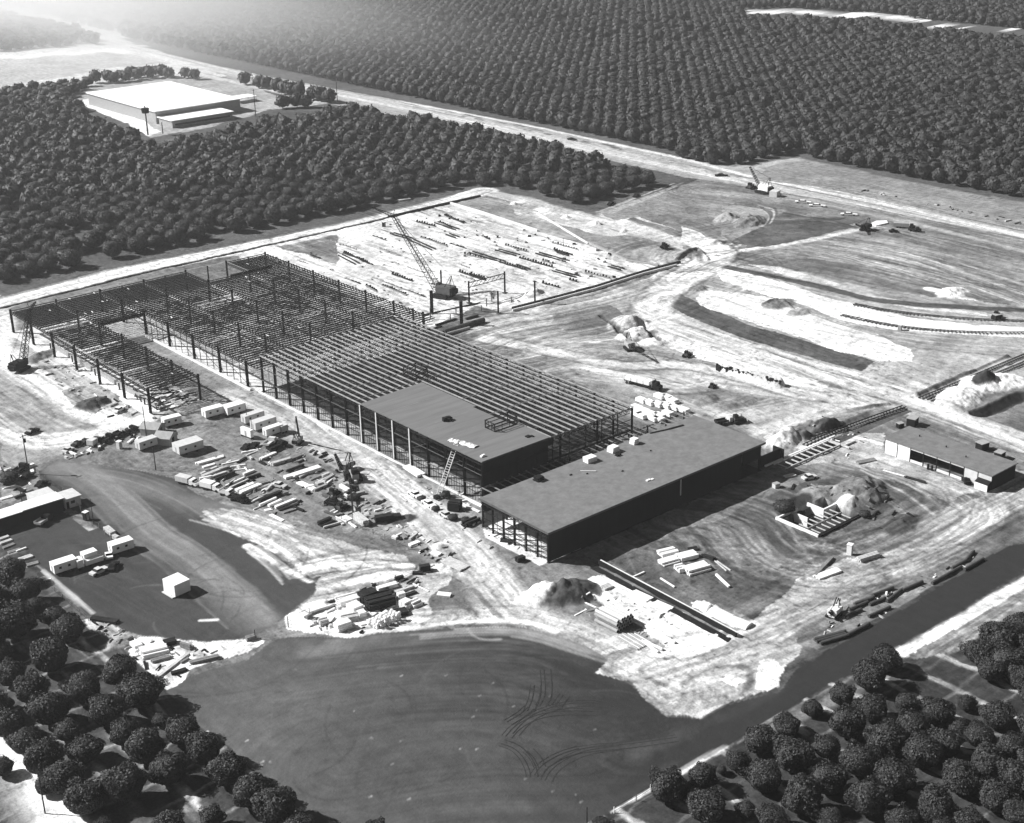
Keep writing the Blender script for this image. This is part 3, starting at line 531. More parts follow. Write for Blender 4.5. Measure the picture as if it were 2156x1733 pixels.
# ------------------------------------------------------------------ mesh helpers
class MB:
    def __init__(s): s.v = []; s.f = []; s.mi = None
    def hexa(s, c):
        b = len(s.v); s.v += [tuple(p) for p in c]
        s.f += [(b, b+3, b+2, b+1), (b+4, b+5, b+6, b+7), (b, b+1, b+5, b+4), (b+1, b+2, b+6, b+5), (b+2, b+3, b+7, b+6), (b+3, b, b+4, b+7)]
    def box(s, x0, y0, z0, x1, y1, z1, rot=0., c=(0, 0)):
        P = [(x0, y0), (x1, y0), (x1, y1), (x0, y1)]
        if rot:
            ca, sa = math.cos(rot), math.sin(rot); P = [(c[0]+(x-c[0])*ca-(y-c[1])*sa, c[1]+(x-c[0])*sa+(y-c[1])*ca) for x, y in P]
        s.hexa([(x, y, z0) for x, y in P]+[(x, y, z1) for x, y in P]); return s
    def beam(s, p, q, w, h=None):
        p = Vector(p); q = Vector(q); d = (q-p)
        if d.length < 1e-5: return s
        d.normalize(); u = Vector((0, 0, 1)) if abs(d.z) < .95 else Vector((1, 0, 0)); a = d.cross(u).normalized(); b = a.cross(d).normalized()
        h = h or w; a *= w/2; b *= h/2
        s.hexa([p-a-b, p+a-b, p+a+b, p-a+b, q-a-b, q+a-b, q+a+b, q-a+b]); return s
    def tube(s, p, q, r, n=8, r2=None):
        p = Vector(p); q = Vector(q); d = (q-p).normalized(); u = Vector((0, 0, 1)) if abs(d.z) < .95 else Vector((1, 0, 0)); a = d.cross(u).normalized(); b = a.cross(d)
        r2 = r if r2 is None else r2; k = len(s.v)
        for i in range(n):
            t = 2*math.pi*i/n; o = a*math.cos(t)+b*math.sin(t); s.v.append(tuple(p+o*r)); s.v.append(tuple(q+o*r2))
        for i in range(n): j = (i+1) % n; s.f.append((k+2*i, k+2*j, k+2*j+1, k+2*i+1))
        s.f.append(tuple(k+2*i for i in range(n-1, -1, -1))); s.f.append(tuple(k+2*i+1 for i in range(n))); return s
    def prism(s, P, z0, z1):
        n = len(P); k = len(s.v); s.v += [(x, y, z0) for x, y in P]+[(x, y, z1) for x, y in P]
        s.f.append(tuple(range(k+n-1, k-1, -1))); s.f.append(tuple(range(k+n, k+2*n)))
        for i in range(n): j = (i+1) % n; s.f.append((k+i, k+j, k+n+j, k+n+i))
        return s
    def side(s, P, y0, y1):
        """profile P in x,z swept along y"""
        n = len(P); k = len(s.v); s.v += [(x, y0, z) for x, z in P]+[(x, y1, z) for x, z in P]
        s.f.append(tuple(range(k, k+n))); s.f.append(tuple(range(k+2*n-1, k+n-1, -1)))
        for i in range(n): j = (i+1) % n; s.f.append((k+j, k+i, k+n+i, k+n+j))
        return s
    def build(s, name, m, parent=None, **kw):
        me = bpy.data.meshes.new(name); me.from_pydata(s.v, [], s.f); 
        for q in (m if isinstance(m, tuple) else (m,)): me.materials.append(q)
        if s.mi: me.polygons.foreach_set('material_index', s.mi)
        me.update()
        o = bpy.data.objects.new(name, me); COL.objects.link(o)
        if parent: o.parent = parent
        for k, v in kw.items(): o[k] = v
        return o
def mb(): return MB()
def tag(o, label, cat, group=None):
    o['label'] = label; o['category'] = cat
    if group: o['group'] = group
    return o
def thing(name, label, cat, loc=(0, 0, 0), rz=0., group=None):
    o = bpy.data.objects.new(name, None); COL.objects.link(o); o.empty_display_size = .5
    o.location = loc; o.rotation_euler = (0, 0, rz); return tag(o, label, cat, group)
def copy_tree(o, loc, rz=None, label=None, parent=None):
    c = o.copy(); COL.objects.link(c); c.parent = parent
    if parent is None:
        c.location = loc
        if rz is not None: c.rotation_euler = (0, 0, rz)
        if label: c['label'] = label
    for ch in list(o.children): copy_tree(ch, None, parent=c)
    return c
def members(parent, name, items, m, cap=100, stuffname=None):
    """items: (distance key, MB); the nearest cap as parts of their own, the rest as one part of kind stuff"""
    items = sorted(items, key=lambda t: t[0])
    for _, b in items:
        if isinstance(m, tuple): b.mi = [0]*6+[1]*(len(b.f)-6)
    for _, b in items[:cap]: b.build(name, m, parent)
    if items[cap:]:
        r = mb()
        for _, b in items[cap:]:
            k = len(r.v); r.v += b.v; r.f += [tuple(i+k for i in f) for f in b.f]; r.mi = (r.mi or [])+b.mi if b.mi else None
        r.build(stuffname or name, m, parent, kind='stuff')
def key(x, y): return x*.6+y*.75
def ibeam_col(x, y, z, s=.55):
    b = mb(); b.box(x-s/2, y-s/2, 0, x+s/2, y-s/2+.09, z); b.box(x-s/2, y+s/2-.09, 0, x+s/2, y+s/2, z); b.box(x-.06, y-s/2+.09, 0, x+.06, y+s/2-.09, z); b.box(x-s*.8, y-s*.8, -.05, x+s*.8, y+s*.8, .12); return b
def front(t, x0, y0, x1, y1, W, z=0.):
    """footprint whose visible long side runs from (x0,y0) to (x1,y1): centre, angle, length"""
    p = at(t, x0, y0, z); q = at(t, x1, y1, z); d = q-p; L = d.length; d.normalize(); n = Vector((-d.y, d.x, 0))
    c = (p+q)/2+n*W/2; return Vector((c.x, c.y, 0)), math.atan2(d.y, d.x), L

# ------------------------------------------------------------------ roofed steel hall nearest the camera
T = thing('warehouse', 'long grey flat-roofed steel hall with open framed end, nearest of the big halls', 'building', (220, 248, 0))
Lx, Ly, Hh = 85.0, 27.5, 9.0
mb().box(-.5, -.5, Hh-.22, Lx+.4, Ly+.4, Hh+.12).build('roof', M_ROOF, T)
mb().box(-.56, -.56, Hh-.42, Lx+.46, -.42, Hh+.16).box(-.56, -.42, Hh-.42, -.42, Ly+.3, Hh+.16).build('roof_edge', M_STEEL, T)
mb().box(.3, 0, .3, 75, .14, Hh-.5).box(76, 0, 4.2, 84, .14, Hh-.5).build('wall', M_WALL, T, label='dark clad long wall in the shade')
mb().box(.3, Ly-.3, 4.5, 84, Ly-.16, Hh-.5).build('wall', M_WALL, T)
for i in range(7):
    y = i*Ly/6; b = ibeam_col(.25, min(max(y, .3), Ly-.3), Hh-.3, .42); b.build('column', M_DARK, T)
for i in range(1, 11):
    ibeam_col(i*8.4, .5, Hh-.3, .4).build('column', M_DARK, T); ibeam_col(i*8.4, Ly-.7, Hh-.3, .4).build('column', M_DARK, T)
for i in range(1, 10): ibeam_col(i*8.4, Ly/2, Hh-.3, .4).build('column', M_DARK, T)
for z in (1.1, 3.2, 5.4, 7.4): mb().box(-.02, .3, z, .1, Ly-.3, z+.22).build('girt', M_DARK, T)
for i in range(24):
    y = .9+i*1.12
    if i % 2: continue
    mb().box(.28, y, 0, .36, y+.09, Hh-1.2).build('stud', M_DARK, T)
for k in range(11):
    b = mb(); x = .6+k*8.4 if k else .7; b.box(x-.09, .3, Hh-.5, x+.09, Ly-.3, Hh-.24); b.box(x-.07, .3, Hh-1.7, x+.07, Ly-.3, Hh-1.55)
    for j in range(14): y0 = .4+j*1.9; b.beam((x, y0, Hh-.4), (x, y0+.95, Hh-1.6), .1); b.beam((x, y0+.95, Hh-1.6), (x, y0+1.9, Hh-.4), .1)
    b.build('roof_truss', M_DARK, T)
b = mb().tube((49.6, -.2, 3.5), (49.6, -.2, Hh-.3), .17); b.build('downpipe', M_PALE, T)
for (x, y, s) in ((27.5, 21.5, .5), (31.5, 19, .35), (40, 13.5, .4), (56, 18, .3)): mb().box(x, y, Hh+.1, x+s*1.6, y+s*.7, Hh+.4).build('roof_curb', M_DARK, T)
mb().beam((31.5, 21.7, Hh+.2), (34.8, 18.6, Hh+.2), .25).build('roof_plank', M_WHITE, T)
# bundles of roofing on the roof
def bundle(t, x, y, z, sx, sy, h, m, label, n=3):
    c = at(t, x, y, z); o = thing('roofing_bundle', label, 'bundle', (c.x, c.y, z+.12), random.uniform(-.15, .3), 'roofing materials stacked on the near hall roof')
    for k in range(n):
        mb().box(-sx/2+random.uniform(-.15, .15), -sy/2, h/n*k, sx/2+random.uniform(-.2, .15), sy/2+random.uniform(-.2, .1), h/n*(k+.9)).build('layer', m, o)
    return o
bundle('x7', 1120, 1490, 9, 3.2, 2.4, 1.5, M_WHITE, 'white roofing bundle on the near hall roof, nearest the camera of three white ones')
bundle('x7', 1520, 1320, 9, 2.8, 2.4, 1.7, M_WHITE, 'white roofing bundle with dark patch beside it, middle of three on the near hall roof')
bundle('x7', 1880, 1185, 9, 2.0, 2.0, 1.7, M_WHITE, 'small white roofing bundle farthest along the near hall roof')
bundle('e', 1245, 1300, 9, 2.4, 2.0, 1.3, M_DARK, 'black roofing bundle alone on the near hall roof edge')
bundle('x7', 1600, 1395, 9, 1.5, 1.2, .6, M_DARK, 'low dark pile of felt rolls beside the middle white roofing bundle')
mb().box(-1.2, -.35, 0, .2, .35, .28).box(.1, -.6, 0, 1.2, .1, .2).build('board_offcuts', M_WHITE)
tag(bpy.data.objects['board_offcuts'], 'two small white offcuts lying in the middle of the near hall roof', 'boards').location = (at('e', 1945, 1300, 9).x, at('e', 1945, 1300, 9).y, 9.13)

M_JOIST_LIT = mat('joist_lit_top', .3, .3, .35)
# ------------------------------------------------------------------ tall steel frame with part of its deck laid
X0, X1, Y0, Y1, HT = 229.4, 289.4, 286.4, 405.4, 13.4
T = thing('tall_steel_frame', 'tall open steel frame with a grey deck laid on its near corner', 'steel frame', (X0, Y0, 0))
W_, L_ = X1-X0, Y1-Y0; ny = 14; dy = L_/ny; xs = [0, 15, 30, 45, W_]
cols = []
for i in range(ny+1):
    for j, x in enumerate(xs):
        if j in (1, 2, 3) and i % 2 and i not in (0, 14): continue
        yy = min(max(i*dy, .3), L_-.3); cols.append((key(x, i*dy)-(60 if j == 0 else 0), ibeam_col(min(max(x, .3), W_-.3), yy, HT-.5, .62 if j == 0 else .5)))
members(T, 'column', cols, M_DARK)
for i in (4, 5, 6, 7): mb().box(-.12, i*dy-.26+.3, .1, .0, i*dy+.26+.3, HT-.6).build('lit_column_face', M_PALE, T)  # pale strips stand in for sunlight on the left column faces
gird = []
for i in range(ny+1):
    y = i*dy
    for a, c in zip(xs[:-1], xs[1:]):
        b = mb(); yy = min(max(y, .2), L_-.2); b.box(a+.3, yy-.12, HT-.62, c-.3, yy+.12, HT-.34); b.box(a+.3, yy-.1, HT-2.0, c-.3, yy+.1, HT-1.85); n = 5; st = (c-a-.6)/n
        for k in range(n): b.beam((a+.3+k*st, yy, HT-1.9), (a+.3+(k+.5)*st, yy, HT-.5), .13); b.beam((a+.3+(k+.5)*st, yy, HT-.5), (a+.3+(k+1)*st, yy, HT-1.9), .13)
        gird.append((key(a, y), b))
members(T, 'roof_girder', gird, M_STEEL)
pur = []
npx = 23
for k in range(npx+1):
    x = k*W_/npx; x = min(max(x, .15), W_-.15)
    for i in range(ny//2):
        y0 = i*2*dy; y1 = y0+2*dy
        if k == npx and i > 4: pass
        b = mb(); b.box(x-.2, y0+.02, HT-.34, x+.2, y1-.02, HT-.05)
        b.box(x-.13, y0+.02, HT-1.3, x+.13, y1-.02, HT-1.08)
        for q in range(7): yb = y0+q*(y1-y0)/7; b.beam((x, yb, HT-.3), (x, yb+(y1-y0)/14, HT-1.05), .09); b.beam((x, yb+(y1-y0)/14, HT-1.05), (x, yb+(y1-y0)/7, HT-.3), .09)
        pur.append((key(x, y0), b))
members(T, 'roof_joist', pur, (M_JOIST_LIT, M_DARK))  # pale top chords over dark webs imitate sunlit tops above shaded depth
# lateral bridging, deck, edges
for y in (9*dy-4.2, 11*dy, 7*dy+3, 5*dy-2, 3*dy): mb().box(.2, y, HT-.04, W_-.2, y+.14, HT+.05).build('bridging', M_PURL, T)
deck = mb().prism([(-.3, -.3), (25.4, -.3), (25.4, 13.6), (23.6, 13.6), (23.6, 33), (24.8, 33), (24.8, 60.5), (-.3, 59.0)], HT, HT+.14); deck.build('roof_deck', M_ROOF2, T)
for y in (20.5, 31, 47.5): mb().box(0, y, HT+.14, 22+random.uniform(-6, 1), y+.16, HT+.16).build('felt_seam', M_PURL, T)
for z in (4.4, 8.9):
    for i in range(ny): mb().box(-.05, i*dy+.35, z, .12, (i+1)*dy-.35, z+.2).build('girt', M_STEEL, T)
st = []
for i in range(ny):
    for q in range(1, 7):
        y = i*dy+q*dy/7; st.append((key(0, y), mb().box(.14, y-.05, .1, .24, y+.05, HT-2.1 if q % 3 == 0 else 4.3)))
members(T, 'stud', st, M_DARK, 60)
for i in range(1, 9):
    x = i*W_/9; mb().box(x-.14, -.02, 5.6, x+.14, .2, HT-.7).build('wall_post', M_DARK, T)
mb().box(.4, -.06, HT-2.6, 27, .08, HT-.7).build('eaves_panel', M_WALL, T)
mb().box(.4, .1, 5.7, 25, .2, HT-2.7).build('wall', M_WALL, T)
mb().box(.4, -.04, 5.5, W_-.4, .16, 5.9).box(.4, -.04, 9.2, W_-.4, .1, 9.4).build('wall_rail', M_DARK, T)
# braces, inner floor beams
for i in range(0, ny, 2):
    mb().box(1, i*dy+.5, 5.6, W_-1, i*dy+.8, 6.0).build('floor_beam', M_STEEL, T)
for x in (6, 15, 24, 33, 42, 51): mb().box(x-.15, 1, 6.0, x+.15, L_-1, 6.3).build('floor_beam', M_STEEL, T)
for k in range(26):
    x = random.uniform(2, 56); y = random.uniform(4, 112); a = random.uniform(-.5, .5)
    mb().beam((x, y, HT-2.3), (x+random.uniform(1, 4), y+random.uniform(-3, 3), HT-.7), .12).build('brace', M_PURL, T)
# upstand frames on the deck
def penthouse(ax, ay, sx, sy, h, label):
    o = []
    P = thing('roof_opening_frame', label, 'steel frame', (ax, ay, HT+.14), 0)
    for x in (0, sx):
        for y in (0, sy): mb().box(x-.13, y-.13, 0, x+.13, y+.13, h).build('post', M_DARK, P)
    b = mb()
    for z in (0.05, h/2, h-.2):
        b = mb(); b.box(.13, -.09, z, sx-.13, .09, z+.2).box(.13, sy-.09, z, sx-.13, sy+.09, z+.2).box(-.09, .13, z, .09, sy-.13, z+.2).box(sx-.09, .13, z, sx+.09, sy-.13, z+.2); b.build('rail', M_DARK, P)
    for k in range(1, 3): mb().box(sx*k/3-.06, -.06, 0.25, sx*k/3+.06, .06, h-.2).build('post', M_DARK, P); mb().box(-.06, sy*k/3-.06, .25, .06, sy*k/3+.06, h-.2).build('post', M_DARK, P)
    return P
penthouse(245.4, 299.9, 8.6, 4.3, 2.6, 'open dark steel box frame standing on the grey deck, nearer of the two roof frames')
penthouse(254.4, 350.2, 4.6, 6.6, 2.6, 'open dark steel box frame among the joists behind the deck, farther of the two roof frames')
c = at('x6', 600, 360, HT); o = thing('scrap_pile', 'small black heap lying on the grey deck', 'heap', (c.x, c.y, HT+.14))
for k in range(7): mb().box(-1+random.random()*.6, -.8+random.random(), 0, .6+random.random(), .3+random.random()*.6, .5+random.random()*.8, rot=k).build('scrap', M_DARK, o)
for i, (x0, y0, x1, y1, lab) in enumerate(((600, 720, 770, 770, 'white draped tarpaulin on the deck edge left of the hoist top'), (790, 770, 1050, 850, 'white draped tarpaulin on the deck edge right of the hoist top'))):
    c, r, L = front('x6', x0, y0, x1, y1, 2.4, HT); b = mb()
    N = 10
    for u in range(N+1):
        for v in range(6): b.v.append((-L/2+u*L/N, -1.2+v*.48+.25*math.sin(u*1.3+i), .15+.55*math.sin(math.pi*v/5)*(.7+.3*math.sin(u*2.1+v))))
    for u in range(N):
        for v in range(5): k = u*6+v; b.f.append((k, k+6, k+7, k+1))
    o = b.build('tarpaulin', M_WHITE); tag(o, lab, 'tarpaulin'); o.location = (c.x, c.y, HT+.14); o.rotation_euler.z = r
c = at('x6', 1210, 985, HT); o = mb().box(-.7, -.4, 0, .5, .4, .4).box(-.2, -.3, .4, .7, .3, .6).build('roofing_rolls', M_WHITE); tag(o, 'tiny white pack at the near corner of the deck', 'pack'); o.location = (c.x, c.y, HT+.15)
c = at('x7', 60, 1070, HT); o = mb().box(-.9, -.6, 0, .5, .6, .35).box(.5, -1.2, 0, 1.2, 0, .25).build('deck_offcuts', M_DARK); tag(o, 'dark offcuts on the deck near the unfinished joists', 'offcuts'); o.location = (c.x, c.y, HT+.15)

# ------------------------------------------------------------------ low linking frame between the two halls
T = thing('link_frame', 'low open steel frame in the shade between the tall frame and the near hall', 'steel frame', (221, 275.9, 0))
for i in range(11):
    for y in (.3, 10): ibeam_col(8.6+i*8.2, y, 5.4, .35).build('column', M_DARK, T)
for i in range(31):
    x = 8+i*2.75; mb().box(x-.14, 0, 5.4, x+.14, 10.3, 5.65).build('rafter', M_PURL, T)
for y in (.3, 5, 10): mb().box(8, y-.12, 5.1, 91, y+.12, 5.38).build('purlin', M_STEEL, T)
mb().box(9, 10.15, .2, 40, 10.25, 4.9).build('wall', M_WALL, T)

# ------------------------------------------------------------------ wide low frame behind
T = thing('low_steel_frame', 'wide low open frame of closely spaced dark roof joists, left of the crane', 'steel frame', (0, 0, 0))
GXs = [228.5, 247.6, 266.7, 285.9, 305.0]; HL = 9.0; dyl = 18.75; YS = [413.5+i*dyl for i in range(7)]
cells = []   # (x0,x1,y0,y1)
for j, (a, c) in enumerate(zip(GXs[:-1], GXs[1:])):
    y1 = 526. if j != 2 else 507.
    cells.append((a, c, 406.5, y1))
cells.append((191.5, 210., 413.5, 526.)); cells.append((210., 228.5, 488., 526.))
jo = []
HJ = HL-.25
for (a, c, y0, y1) in cells:
    n = int(round((y1-y0)/2.06))
    for k in range(n+1):
        if random.random() < .035: continue
        y = y0+k*(y1-y0)/n; xa, xc = a+.12, c-.12
        if c <= 210 and y < 486: xa = a+random.choice([1.2, 1.4, 2.2])+(3.2 if y < 440 else 0)*0; xc = c+random.choice([-.3, .6, .5])
        if c == 305: xc = c+random.choice([-.2, .2, .5])
        b = mb(); b.box(xa, y-.19, HJ-.14, xc, y+.19, HJ+.1); b.box(xa+.8, y-.14, HJ-1.14, xc-.8, y+.14, HJ-.94)
        m_ = 8; s_ = (xc-xa-1.6)/m_
        for q in range(m_): xb = xa+.8+q*s_; b.beam((xb, y, HJ-1.05), (xb+s_/2, y, HJ-.1), .1); b.beam((xb+s_/2, y, HJ-.1), (xb+s_, y, HJ-1.05), .1)
        b.beam((xa, y, HJ-.1), (xa+.8, y, HJ-1.0), .12)
        jo.append((key(a, y), b))
members(T, 'roof_joist', jo, M_JOIST)
gd = []
for x in (191.5, 210., 228.5, 247.6, 266.7, 285.9, 305.):
    for y0, y1 in zip(YS[:-1], YS[1:]):
        if x == 266.7 and y0 > 506: pass
        b = mb(); b.box(x-.16, y0+.3, HJ-1.0, x+.16, y1-.3, HJ-.8); b.box(x-.16, y0+.3, HJ-.36, x+.16, y1-.3, HJ-.14)
        for q in range(9): yb = y0+.3+q*2.0; b.beam((x, yb, HJ-.9), (x, yb+1, HJ-.2), .1)
        if x == 210. and y0 < 487: pass
        gd.append((key(x, y0), b))
for x in (228.5, 247.6, 266.7, 285.9): gd.append((0, mb().box(x-.16, 406.6, HJ-.4, x+.16, 413.2, HJ-.14)))
members(T, 'girder', gd, M_DARK)
cl = []
for x in (191.5, 210., 228.5, 247.6, 266.7, 285.9, 305.):
    for y in YS:
        if x == 210. and False: continue
        cl.append((key(x, y), ibeam_col(x, y, HL+.45, .75 if x in (191.5, 228.5) else .6)))
for x in (238, 257.2, 276.9, 296.6): cl.append((key(x, 526), ibeam_col(x, 526, HL, .45)))
members(T, 'column', cl, M_DARK)
# deeper edge girders that stand above the joists
mb().box(210.4, 487.8, HJ-1.0, 228.1, 488.2, HJ+.2).build('edge_girder', M_DARK, T)
mb().box(276.9, 506.7, HJ-.6, 296.6, 507.2, HJ+.6).build('edge_girder', M_DARK, T); mb().box(285.9, 507.6, HJ+.1, 286.3, 526, HJ+.2).build('edge_girder', M_PURL, T)
ww = []
for y0 in YS[:-1]:
    for q in range(1, 4): y = y0+q*dyl/4; ww.append((y, mb().box(228.38, y-.1, 0, 228.6, y+.1, HJ-1.0)))
members(T, 'wall_post', [w_ for w_ in ww if w_[0] < 490], M_STEEL)
for y0, y1 in zip(YS[:-1], YS[1:]): mb().beam((228.7, y0+1, 1), (228.7, y1-1, 6.5), .14).build('brace', M_STEEL, T)
for y0 in YS[:-1]: mb().box(193.9, y0+dyl/2-.2, 0, 194.3, y0+dyl/2+.2, 2.4).build('stub_post', M_DARK, T)
for k in range(28):
    a, c, y0, y1 = random.choice(cells); x = random.uniform(a+1, c-1); y = random.uniform(y0+1, y1-2); mb().beam((x, y, HJ+.22), (x+random.uniform(-.4, .4), y+random.uniform(1, 2.2), HJ+.22), .3, .12).build('loose_plank', M_WHITE if k % 2 else M_WOOD, T)
# concrete strips at the feet of the frame
def wallseg(name, label, cat, P, wd, h, m, z=0., group=None):
    o = mb()
    for a, c in zip(P[:-1], P[1:]): o.beam((a[0], a[1], z+h/2), (c[0], c[1], z+h/2), wd, h)
    return tag(o.build(name, m), label, cat, group)
wallseg('foundation_wall', 'low white concrete kerb along the left side of the wide low frame', 'wall', [(189.9, 526), (189.9, 495)], .9, .9, M_CONC)
wallseg('foundation_wall', 'white concrete kerb along the near left corner of the wide low frame', 'wall', [(190.2, 433), (190.2, 409)], 1.0, .9, M_CONC)
wallseg('foundation_wall', 'white concrete kerb below the open bay beside the wide low frame', 'wall', [(226.9, 486), (226.9, 409)], .7, .7, M_CONC)
wallseg('foundation_wall', 'white concrete kerb along the foot of the tall frame', 'wall', [(228.3, 406), (228.3, 288)], .5, .5, M_CONC)
wallseg('dock_wall', 'long pale concrete dock wall with dark face inside the left edge of the low frame', 'wall', [(195.6, 500), (195.6, 414)], .9, 1.5, M_GREY)
for i in range(24):
    y = 414+i*3.5; mb().box(196.2, y, 1.0, 200.2, y+.4, 1.2).build('dock_rib', M_PURL, T)
o = thing('steel_pile', 'heap of dark steel lying under the near end of the low frame', 'heap', (200, 418, 0))
for k in range(46):
    x = random.uniform(-7, 8); y = random.uniform(-4, 14); a = random.uniform(-.5, .5)+(1.57 if k % 3 == 0 else 0); z = random.uniform(.3, 3.2); L = random.uniform(2, 5); mb().beam((x, y, z), (x+math.cos(a)*L, y+math.sin(a)*L, z+random.uniform(-.8, .8)), .3, .35).build('steel_member', M_JOIST if k % 5 else M_PURL, o)

# ------------------------------------------------------------------ free standing columns east of the frames
lab = {(323.3, 413.6): 'thick dark steel column standing alone in front of the pipes', (323.3, 432.3): 'thick dark steel column just left of the large crane',
 (342.2, 432.3): 'steel column tied to a frame beam beside the large crane', (342.3, 414.2): 'steel column standing at the near end of the trench right of the crane', (361.2, 432.5): 'steel column at the far end of the tied frame beam',
 (361, 413.6): 'lone steel column on the edge of the foundation trench, farthest right', (305.2, 420): 'short dark steel column at the back corner of the tall frame', (343.4, 452): 'thin steel column behind the cab of the large crane'}
for (x, y), s in lab.items():
    o = thing('steel_column', s, 'column', (x, y, 0), 0, 'free standing steel columns around the large crane'); thick = 'thick' in s
    ibeam_col(0, 0, 9.2, .95 if thick else .5).build('shaft', M_DARK, o); mb().box(-.9, -.9, 0, .9, .9, .25).build('base_plate', M_STEEL, o)
    if thick or 'lone' in s: mb().box(-.6, -.6, 9.2, .6, .6, .0+9.4).build('cap_plate', M_DARK, o)
o = mb()
o.box(342.6, 432.2, 8.3, 360.8, 432.5, 8.6).box(342.6, 432.2, 6.4, 360.8, 432.5, 6.6)
for k in range(8): o.beam((342.8+k*2.25, 432.35, 6.5), (342.8+k*2.25+2.2, 432.35, 8.4), .14)
tag(o.build('frame_beam', M_DARK), 'lattice beam spanning two lone columns right of the large crane', 'beam')
o = mb()
for k in range(10): o.box(308+k*5.2, 421+(k % 3)*3, 0, 308.3+k*5.2, 421.3+(k % 3)*3, 2.4+(k % 3)); 
tag(o.build('anchor_posts', M_STEEL), 'scattered short thin posts rising around the lone columns', 'posts')
# ------------------------------------------------------------------ garage at the right
T = thing('long_garage', 'long low garage with pale end bays and three dark open bays, at the right', 'building', (341.9, 194.8, 0))
GW, GL, GH = 12.2, 36.6, 4.7; bay = GL/8
mb().box(-.4, -.4, GH, GW+.4, GL+.4, GH+.32).build('roof', M_ROOF, T)
# bays counted from the far end (large y) : 2 white, 4 open, 2 white
for i in range(8):
    y1 = GL-i*bay; y0 = y1-bay
    if i in (2, 3, 4, 5):
        mb().box(0, y0+.12, GH-.75, .15, y1-.12, GH-.02).build('lintel_panel', M_PALE, T)
        mb().box(.02, y0+.12, 0, .2, y1-.12, .8 if i != 3 else .3).build('low_wall', M_CONC, T)
    else: mb().box(0, y0+.12, 0 if i < 7 else 2.3, .15, y1-.12, GH-.02).build('wall_panel', M_WHITE if i < 2 else M_PALE, T)
for i in range(9): mb().box(-.06, i*bay-.12 if i else 0, 0, .22, i*bay+.12 if i < 8 else GL, GH-.02).build('pilaster', M_DARK, T)
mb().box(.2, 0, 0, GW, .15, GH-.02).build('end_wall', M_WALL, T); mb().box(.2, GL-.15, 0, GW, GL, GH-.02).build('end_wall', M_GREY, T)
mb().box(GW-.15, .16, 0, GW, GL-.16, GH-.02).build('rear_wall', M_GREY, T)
b = mb(); b.hexa([(-1.9, .1, 2.1), (0, .1, 2.1), (0, bay-.2, 2.1), (-1.9, bay-.2, 2.1), (-1.9, .1, 2.2), (0, .1, 2.9), (0, bay-.2, 2.9), (-1.9, bay-.2, 2.2)]); b.build('lean_to_roof', M_DARK, T)
mb().box(-1.9, .15, 0, -1.75, bay-.3, 2.08).build('lean_to_wall', M_WHITE, T); mb().box(-1.74, .15, 0, -.1, .3, 2.08).build('lean_to_wall', M_DARK, T)
for x, y in ((7, 20), (5, 12), (8, 30)): mb().tube((x, y, GH+.3), (x, y, GH+.8), .2).build('roof_vent', M_DARK, T)
for i in (3.3, 3.6): mb().box(-.8, GL-i*bay-1, 0, -.2, GL-i*bay-.6, 1.6).build('gas_bottle', M_DARK, T)
for t, x, y, s, lb in (('f', 1890, 1105, 1.6, 'dark shed box peeking above the garage roof, left one'), ('f', 2000, 1160, 1.4, 'dark shed box peeking above the garage roof, right one'), ('f', 1450, 950, 1.7, 'dark crate at the far corner of the garage'), ('f', 1372, 965, 1.0, 'small dark crate left of the garage corner'),
                       ('f', 590, 1345, .9, 'small pale crate at the edge of the hall shadow'), ('f', 1980, 285, 1.4, 'dark and white hut beside the far rails')):
    c = at(t, x, y); o = thing('site_box', lb, 'crate', (c.x, c.y, 0), random.uniform(-.3, .3)); mb().box(-s, -s*.8, 0, s, s*.8, s*1.5).build('body', M_DARK if 'dark' in lb else M_PALE, o); mb().box(-s*1.1, -s*.9, s*1.5, s*1.1, s*.9, s*1.6).build('lid', M_GREY, o)
# ------------------------------------------------------------------ far factory
T = thing('white_roofed_factory', 'large white flat-roofed factory set in the far orchard', 'building', (430, 866, 0))
mb().box(-1, -1, 8, 64, 101, 8.5).build('roof', M_RWALL, T)
mb().box(0, 0, 0, 63, .4, 7.9).build('wall', M_GREY, T); mb().box(0, .4, 0, .4, 100, 7.9).build('wall', M_GREY, T); mb().box(62.6, .4, 0, 63, 100, 7.9).build('wall', M_GREY, T); mb().box(.4, 99.6, 0, 62.6, 100, 7.9).build('wall', M_GREY, T)
T = thing('factory_annex', 'low white-roofed wing in front of the far factory', 'building', (431, 846, 0))
mb().box(-1, -1, 4.6, 45, 19, 5).build('roof', M_RWALL, T); mb().box(0, 0, 0, 44, 18, 4.5).build('wall', M_GREY, T)
mb().box(2, -.1, 1.4, 42, 0, 2.6).build('window', M_GLASS, T)
T = thing('carport', 'small white canopy to the right of the far factory', 'canopy', (at('l', 990, 330).x, at('l', 990, 330).y, 0)); mb().box(0, 0, 3.4, 16, 12, 3.7).build('roof', M_RWALL, T)
for x in (.5, 15.5):
    for y in (.5, 11.5): mb().tube((x, y, 0), (x, y, 3.4), .15).build('post', M_DARK, T)
